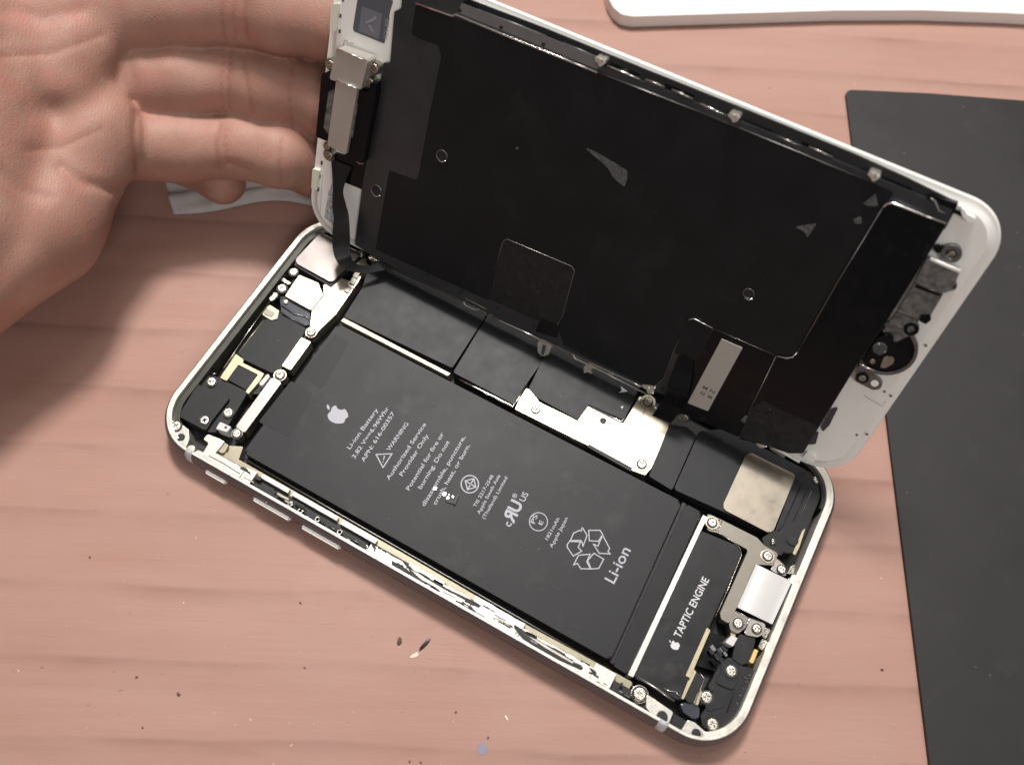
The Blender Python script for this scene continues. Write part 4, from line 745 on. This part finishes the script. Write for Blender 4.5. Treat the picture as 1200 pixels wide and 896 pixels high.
# ================================================================== the hand (one continuous surface grown from a distance field)
def hand():
    K = C3
    palm = [(K(-90, 30, 188), K(80, 52, 193), 17, 10.8), (K(-90, 110, 186), K(60, 118, 194), 20, 13), (K(-60, 200, 189), K(103, 158, 198), 17, 10.6), (K(103, 168, 199), K(34, 258, 192), 10.6, 13.5), (K(34, 258, 192), K(-100, 330, 184), 13.5, 18),
            (K(-100, 60, 184), K(-90, 260, 184), 22, 22), (K(-100, 150, 184), K(-330, 190, 178), 24, 24), (K(-40, -120, 186), K(60, -10, 194), 16, 11.5)]
    palm += [(K(30, 80, 206), K(60, 110, 207), 13, 12), (K(60, 130, 207), K(20, 250, 206), 11, 14), (K(10, 260, 203), K(-110, 330, 198), 14, 18), (K(-60, 80, 200), K(-80, 260, 200), 20, 20)]
    fingers = [
        [(K(60, -2, 194), 11.5), (K(165, 7, 198), 9.6), (K(225, 5, 199), 9.0), (K(282, 6, 198), 8.3), (K(330, 14, 197), 8.6), (Dw(393, 27, -11.2), 8.4), (Dw(470, 55, -10.4), 8.0), (Dw(560, 95, -10), 7)],
        [(K(80, 84, 199), 9.5), (K(165, 95, 204), 8.4), (K(215, 94, 206), 8.6), (K(280, 93, 207), 7.7), (K(320, 103, 207), 8.1), (Dw(382, 120, -10.8), 8.3), (Dw(450, 150, -10.2), 7.8), (Dw(540, 190, -10), 7)],
        [(K(95, 163, 202), 8.6), (K(168, 169, 206), 7.7), (K(212, 172, 209), 7.9), (K(283, 173, 210), 6.9), (K(325, 181, 210.5), 7.2), (Dw(370, 194, -10.2), 7.4), (Dw(440, 222, -9.4), 7), (Dw(505, 250, -9), 6)],
        [(K(80, 170, 212), 7.6), (K(165, 170, 222), 6.6), (K(225, 190, 222), 5.8), (K(261, 213, 219), 5.5)]]
    thumb = [(K(-60, -60, 184), 13), (K(40, -140, 182), 11), (K(150, -200, 184), 9.5), (K(260, -210, 188), 8)]
    P = np.array([q for a, b, _, _ in palm for q in (a, b)] + [q[0] for f in fingers + [thumb] for q in f])
    h = .72; lo = P.min(0) - 26; hi = P.max(0) + 26; lo[0] = max(lo[0], -205); lo[2] = max(lo[2], .3)
    n = np.ceil((hi - lo) / h).astype(int); ax = [(lo[k] + h * np.arange(n[k])).astype(np.float32) for k in range(3)]
    X, Y, Zz = np.meshgrid(*ax, indexing='ij', sparse=True)
    def cone(a, b, ra, rb):
        a = np.array(a, np.float32); d = np.array(b, np.float32) - a; L2 = float(d @ d)
        x, y, z = X - a[0], Y - a[1], Zz - a[2]; t = np.clip((x * d[0] + y * d[1] + z * d[2]) / L2, 0, 1)
        return np.sqrt((x - t * d[0]) ** 2 + (y - t * d[1]) ** 2 + (z - t * d[2]) ** 2) - (ra + (rb - ra) * t)
    def smin(a, b, k):
        hh = np.clip(.5 + .5 * (b - a) / k, 0, 1); return b + (a - b) * hh - k * hh * (1 - hh)
    F = None
    for a, b, ra, rb in palm: c = cone(a, b, ra, rb); F = c if F is None else smin(F, c, 7.)
    for i, f in enumerate(fingers + [thumb]):
        g = None
        for (a, ra), (b, rb) in zip(f[:-1], f[1:]): c = cone(a, b, ra, rb); g = c if g is None else smin(g, c, 2.5)
        F = smin(F, g, (4, .7, .7, .6, 8)[i])
    # creases and folds on the palm side: grooves running along traced lines, only on the side that faces up
    Rv = RC.T.astype(np.float32); x_, y_, z_ = X - np.float32(CAM[0]), Y - np.float32(CAM[1]), Zz - np.float32(CAM[2])
    cz = -(Rv[2, 0] * x_ + Rv[2, 1] * y_ + Rv[2, 2] * z_); qx = (Rv[0, 0] * x_ + Rv[0, 1] * y_ + Rv[0, 2] * z_) / cz * FPX + 600; qy = 448 - (Rv[1, 0] * x_ + Rv[1, 1] * y_ + Rv[1, 2] * z_) / cz * FPX
    creases = []
    def carve(pts, w, depth, dmax):
        nonlocal F; best = None
        if w < 3.3: creases.append((pts, w))
        for (ax_, ay_), (bx_, by_) in zip(pts[:-1], pts[1:]):
            dx, dy = bx_ - ax_, by_ - ay_; t = np.clip(((qx - ax_) * dx + (qy - ay_) * dy) / (dx * dx + dy * dy), 0, 1)
            d = (qx - ax_ - t * dx) ** 2 + (qy - ay_ - t * dy) ** 2; best = d if best is None else np.minimum(best, d)
        F = F + depth * np.exp(-best / (w * w)) / (1 + np.exp(np.clip((cz - dmax) * .8, -30, 30)))
    for pts, w_, dp_, dm in (([(263, -20), (260, 20), (264, 46)], 2.6, .5, 196), ([(289, -20), (287, 20), (291, 46)], 2.6, .45, 196), ([(272, 60), (268, 95), (270, 126)], 2.6, .5, 205), ([(284, 66), (291, 100), (296, 132)], 2.6, .35, 205),
                             ([(258, 146), (253, 170), (257, 198)], 2.6, .45, 208), ([(252, 196), (270, 189), (292, 198)], 2.6, .5, 210), ([(330, 160), (327, 190), (330, 216)], 2.2, .2, 210),
                             ([(138, 92), (105, 120), (67, 132), (40, 130)], 20, 1.1, 196), ([(67, 140), (48, 200), (20, 280), (-20, 330)], 24, 1.3, 194), ([(0, 50), (25, 95), (60, 125)], 16, .8, 192),
                             ([(158, 132), (156, 160), (159, 198)], 3.2, .6, 204), ([(275, -10), (274, 20), (277, 47)], 1.8, .25, 196), ([(262, 64), (259, 95), (262, 128)], 1.6, .2, 205), ([(344, 74), (339, 110), (343, 150)], 1.8, .25, 207), ([(266, 150), (264, 170), (268, 190)], 1.6, .2, 208), ([(120, 40), (60, 62), (0, 66)], 3.0, .35, 194), ([(118, 150), (70, 172), (30, 176)], 2.8, .3, 197), ([(166, 212), (128, 222), (96, 214), (70, 196)], 6, .8, 205), ([(150, 66), (154, 90), (156, 118)], 4.5, .7, 206),
                             ([(10, 12), (50, 22), (95, 14)], 9, .5, 194), ([(0, 200), (25, 225), (60, 232)], 5, .35, 196)): carve(pts, w_, dp_, dm)
    F = F.astype(np.float32); ins = F < 0
    cell = np.zeros(tuple(n - 1), bool); acc = np.zeros((*(n - 1), 3), np.float32); cnt = np.zeros(tuple(n - 1), np.float32)
    sl = lambda o: tuple(slice(o[k], n[k] - 1 + o[k]) for k in range(3))
    corners = [(i, j, k) for i in (0, 1) for j in (0, 1) for k in (0, 1)]
    for o in corners:
        for k in range(3):
            if o[k] == 0:
                q = list(o); q[k] = 1; fa, fb = F[sl(o)], F[sl(q)]; cr = (fa < 0) != (fb < 0)
                t = np.where(cr, fa / np.where(cr, fa - fb, 1), 0)
                for a in range(3): acc[..., a] += np.where(cr, o[a] + (t if a == k else 0), 0)
                cnt += cr
    cell = cnt > 0; idx = -np.ones(tuple(n - 1), np.int64); ci = np.argwhere(cell); idx[cell] = np.arange(len(ci))
    V = (ci + acc[cell] / cnt[cell][:, None]) * h + lo
    faces = []
    for k in range(3):
        a, b = (k + 1) % 3, (k + 2) % 3
        f0 = [slice(1, n[q] - 1) for q in range(3)]; f0[k] = slice(0, n[k] - 1); f1 = list(f0); f1[k] = slice(1, n[k])
        s0, s1 = ins[tuple(f0)], ins[tuple(f1)]
        for sgn, msk in ((0, s0 & ~s1), (1, ~s0 & s1)):
            e = np.argwhere(msk); e[:, a] += 1; e[:, b] += 1
            def g(da, db):
                c = e.copy(); c[:, a] -= da; c[:, b] -= db; return idx[c[:, 0], c[:, 1], c[:, 2]]
            quad = np.stack([g(1, 1), g(0, 1), g(0, 0), g(1, 0)], 1)
            faces.append(quad if sgn == 0 else quad[:, ::-1])
    Fc = np.concatenate(faces); Fc = Fc[(Fc >= 0).all(1)]
    for _ in range(2):   # relax
        s = np.zeros_like(V); c = np.zeros(len(V))
        for i in range(4):
            np.add.at(s, Fc[:, i], V[Fc[:, (i + 1) % 4]]); np.add.at(c, Fc[:, i], 1)
            np.add.at(s, Fc[:, (i + 1) % 4], V[Fc[:, i]]); np.add.at(c, Fc[:, (i + 1) % 4], 1)
        V = V * .5 + .5 * s / np.maximum(c, 1)[:, None]
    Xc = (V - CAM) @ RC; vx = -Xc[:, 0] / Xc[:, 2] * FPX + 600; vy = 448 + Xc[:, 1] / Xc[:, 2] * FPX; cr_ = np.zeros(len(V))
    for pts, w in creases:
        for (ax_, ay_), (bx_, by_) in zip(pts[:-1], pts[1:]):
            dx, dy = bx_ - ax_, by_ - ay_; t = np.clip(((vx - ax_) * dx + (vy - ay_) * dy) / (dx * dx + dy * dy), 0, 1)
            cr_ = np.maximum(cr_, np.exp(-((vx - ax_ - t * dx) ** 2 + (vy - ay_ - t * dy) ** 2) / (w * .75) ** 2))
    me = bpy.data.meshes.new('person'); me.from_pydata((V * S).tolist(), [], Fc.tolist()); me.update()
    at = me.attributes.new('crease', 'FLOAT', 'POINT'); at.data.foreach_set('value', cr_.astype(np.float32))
    for p in me.polygons: p.use_smooth = True
    m = bpy.data.materials.new('skin'); m.use_nodes = True; nt = m.node_tree; L = nt.links; p = nt.nodes['Principled BSDF']
    tc = nd(nt, 'ShaderNodeTexCoord'); n1 = nd(nt, 'ShaderNodeTexNoise', i_Scale=.7, i_Detail=4.); L.new(tc.outputs['Object'], n1.inputs[0])
    r = nd(nt, 'ShaderNodeMapRange', i_From_Min=.35, i_From_Max=.65); L.new(n1.outputs[0], r.inputs[0])
    mx = nd(nt, 'ShaderNodeMix', data_type='RGBA'); L.new(r.outputs[0], mx.inputs[0]); mx.inputs[6].default_value = (.365, .196, .148, 1); mx.inputs[7].default_value = (.455, .262, .205, 1); 
    n3 = nd(nt, 'ShaderNodeTexNoise', i_Scale=1.6, i_Detail=7., i_Roughness=.65); L.new(tc.outputs['Object'], n3.inputs[0]); r3 = nd(nt, 'ShaderNodeMapRange', i_From_Min=.48, i_From_Max=.72, i_To_Max=.5); L.new(n3.outputs[0], r3.inputs[0])
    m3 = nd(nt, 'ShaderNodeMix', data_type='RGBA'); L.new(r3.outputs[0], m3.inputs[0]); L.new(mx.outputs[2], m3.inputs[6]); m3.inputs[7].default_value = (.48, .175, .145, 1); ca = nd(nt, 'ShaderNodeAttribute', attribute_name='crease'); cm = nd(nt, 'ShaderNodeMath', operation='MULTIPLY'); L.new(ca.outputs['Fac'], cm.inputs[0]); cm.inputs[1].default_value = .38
    m4 = nd(nt, 'ShaderNodeMix', data_type='RGBA'); L.new(cm.outputs[0], m4.inputs[0]); L.new(m3.outputs[2], m4.inputs[6]); m4.inputs[7].default_value = (.25, .085, .06, 1); L.new(m4.outputs[2], p.inputs['Base Color'])  # crease lines tinted darker: part redder skin, part shade put into the colour
    p.inputs['Roughness'].default_value = .5; p.inputs['Subsurface Weight'].default_value = .22; p.inputs['Subsurface Radius'].default_value = (.30, .12, .07); p.inputs['Subsurface Scale'].default_value = .5; p.inputs['Specular IOR Level'].default_value = .28
    mp = nd(nt, 'ShaderNodeMapping'); mp.inputs['Scale'].default_value = (1.6, 1.2, 1.2); L.new(tc.outputs['Object'], mp.inputs[0])
    v = nd(nt, 'ShaderNodeTexVoronoi', i_Scale=22.); L.new(mp.outputs[0], v.inputs['Vector']); n2 = nd(nt, 'ShaderNodeTexNoise', i_Scale=7., i_Detail=6.); L.new(mp.outputs[0], n2.inputs[0])
    ad = nd(nt, 'ShaderNodeMath', operation='ADD'); L.new(v.outputs['Distance'], ad.inputs[0]); L.new(n2.outputs[0], ad.inputs[1])
    mw = nd(nt, 'ShaderNodeMapping'); mw.inputs['Rotation'].default_value = (0, 0, math.radians(-27)); L.new(tc.outputs['Object'], mw.inputs[0])
    wv = nd(nt, 'ShaderNodeTexWave', i_Scale=5.5, i_Distortion=7., i_Detail=3.); L.new(mw.outputs[0], wv.inputs['Vector'])
    ws = nd(nt, 'ShaderNodeMath', operation='MULTIPLY_ADD'); L.new(wv.outputs[0], ws.inputs[0]); ws.inputs[1].default_value = .35; L.new(ad.outputs[0], ws.inputs[2])
    b = nd(nt, 'ShaderNodeBump', i_Strength=.26, i_Distance=.02); L.new(ws.outputs[0], b.inputs['Height']); L.new(b.outputs[0], p.inputs['Normal'])
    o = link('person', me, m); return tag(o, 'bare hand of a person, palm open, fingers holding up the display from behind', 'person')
hand()

# ================================================================== light, world, camera
w = bpy.data.worlds.new('World'); scn.world = w; w.use_nodes = True; nt = w.node_tree; bg = nt.nodes['Background']
tc = nd(nt, 'ShaderNodeTexCoord'); sp = nd(nt, 'ShaderNodeSeparateXYZ'); nt.links.new(tc.outputs['Generated'], sp.inputs[0])
rp = nd(nt, 'ShaderNodeValToRGB'); rp.color_ramp.elements[0].position = .35; rp.color_ramp.elements[0].color = (.16, .14, .13, 1); rp.color_ramp.elements[1].position = .95; rp.color_ramp.elements[1].color = (.62, .60, .57, 1)
mr = nd(nt, 'ShaderNodeMapRange', i_From_Min=-1., i_From_Max=1.); nt.links.new(sp.outputs[2], mr.inputs[0]); nt.links.new(mr.outputs[0], rp.inputs[0]); nt.links.new(rp.outputs[0], bg.inputs[0]); bg.inputs[1].default_value = .42
def area(name, d, dist, size, power, col, target=(0, 1, 2)):
    l = bpy.data.lights.new(name, 'AREA'); l.size = size; l.energy = power; l.color = col; l.shape = 'DISK'
    o = bpy.data.objects.new(name, l); COL.objects.link(o); d = Vector(d).normalized(); o.location = Vector(target) + d * dist
    o.rotation_euler = d.to_track_quat('Z', 'Y').to_euler(); return o
area('desk_lamp_light', (-.24, .42, .87), 75, 14, 54000, (1, .95, .915))
area('highlight_fill', (-.10, .36, .93), 130, 60, 42000, (1, .96, .93))  # broad soft lamp added overhead to give the metal wide highlights
area('front_fill', (.52, -.52, .68), 150, 45, 52000, (1, .97, .95))  # fill lamp added at front right to brighten the bezel and hinge metal
cd = bpy.data.cameras.new('camera'); co = bpy.data.objects.new('camera', cd); COL.objects.link(co); scn.camera = co
co.matrix_world = Matrix(((*RC[0], CAM[0] * S), (*RC[1], CAM[1] * S), (*RC[2], CAM[2] * S), (0, 0, 0, 1)))
cd.sensor_width = 36; cd.lens = 36 * FPX / 1200; cd.clip_start = .1; cd.clip_end = 1000
cd.dof.use_dof = True; cd.dof.focus_distance = 19.8; cd.dof.aperture_fstop = .15
scn.view_settings.view_transform = 'Standard'; scn.view_settings.look = 'None'; scn.view_settings.exposure = 0; scn.view_settings.gamma = 1
scn.render.engine = 'CYCLES'; scn.cycles.use_denoising = True; scn.cycles.max_bounces = 8
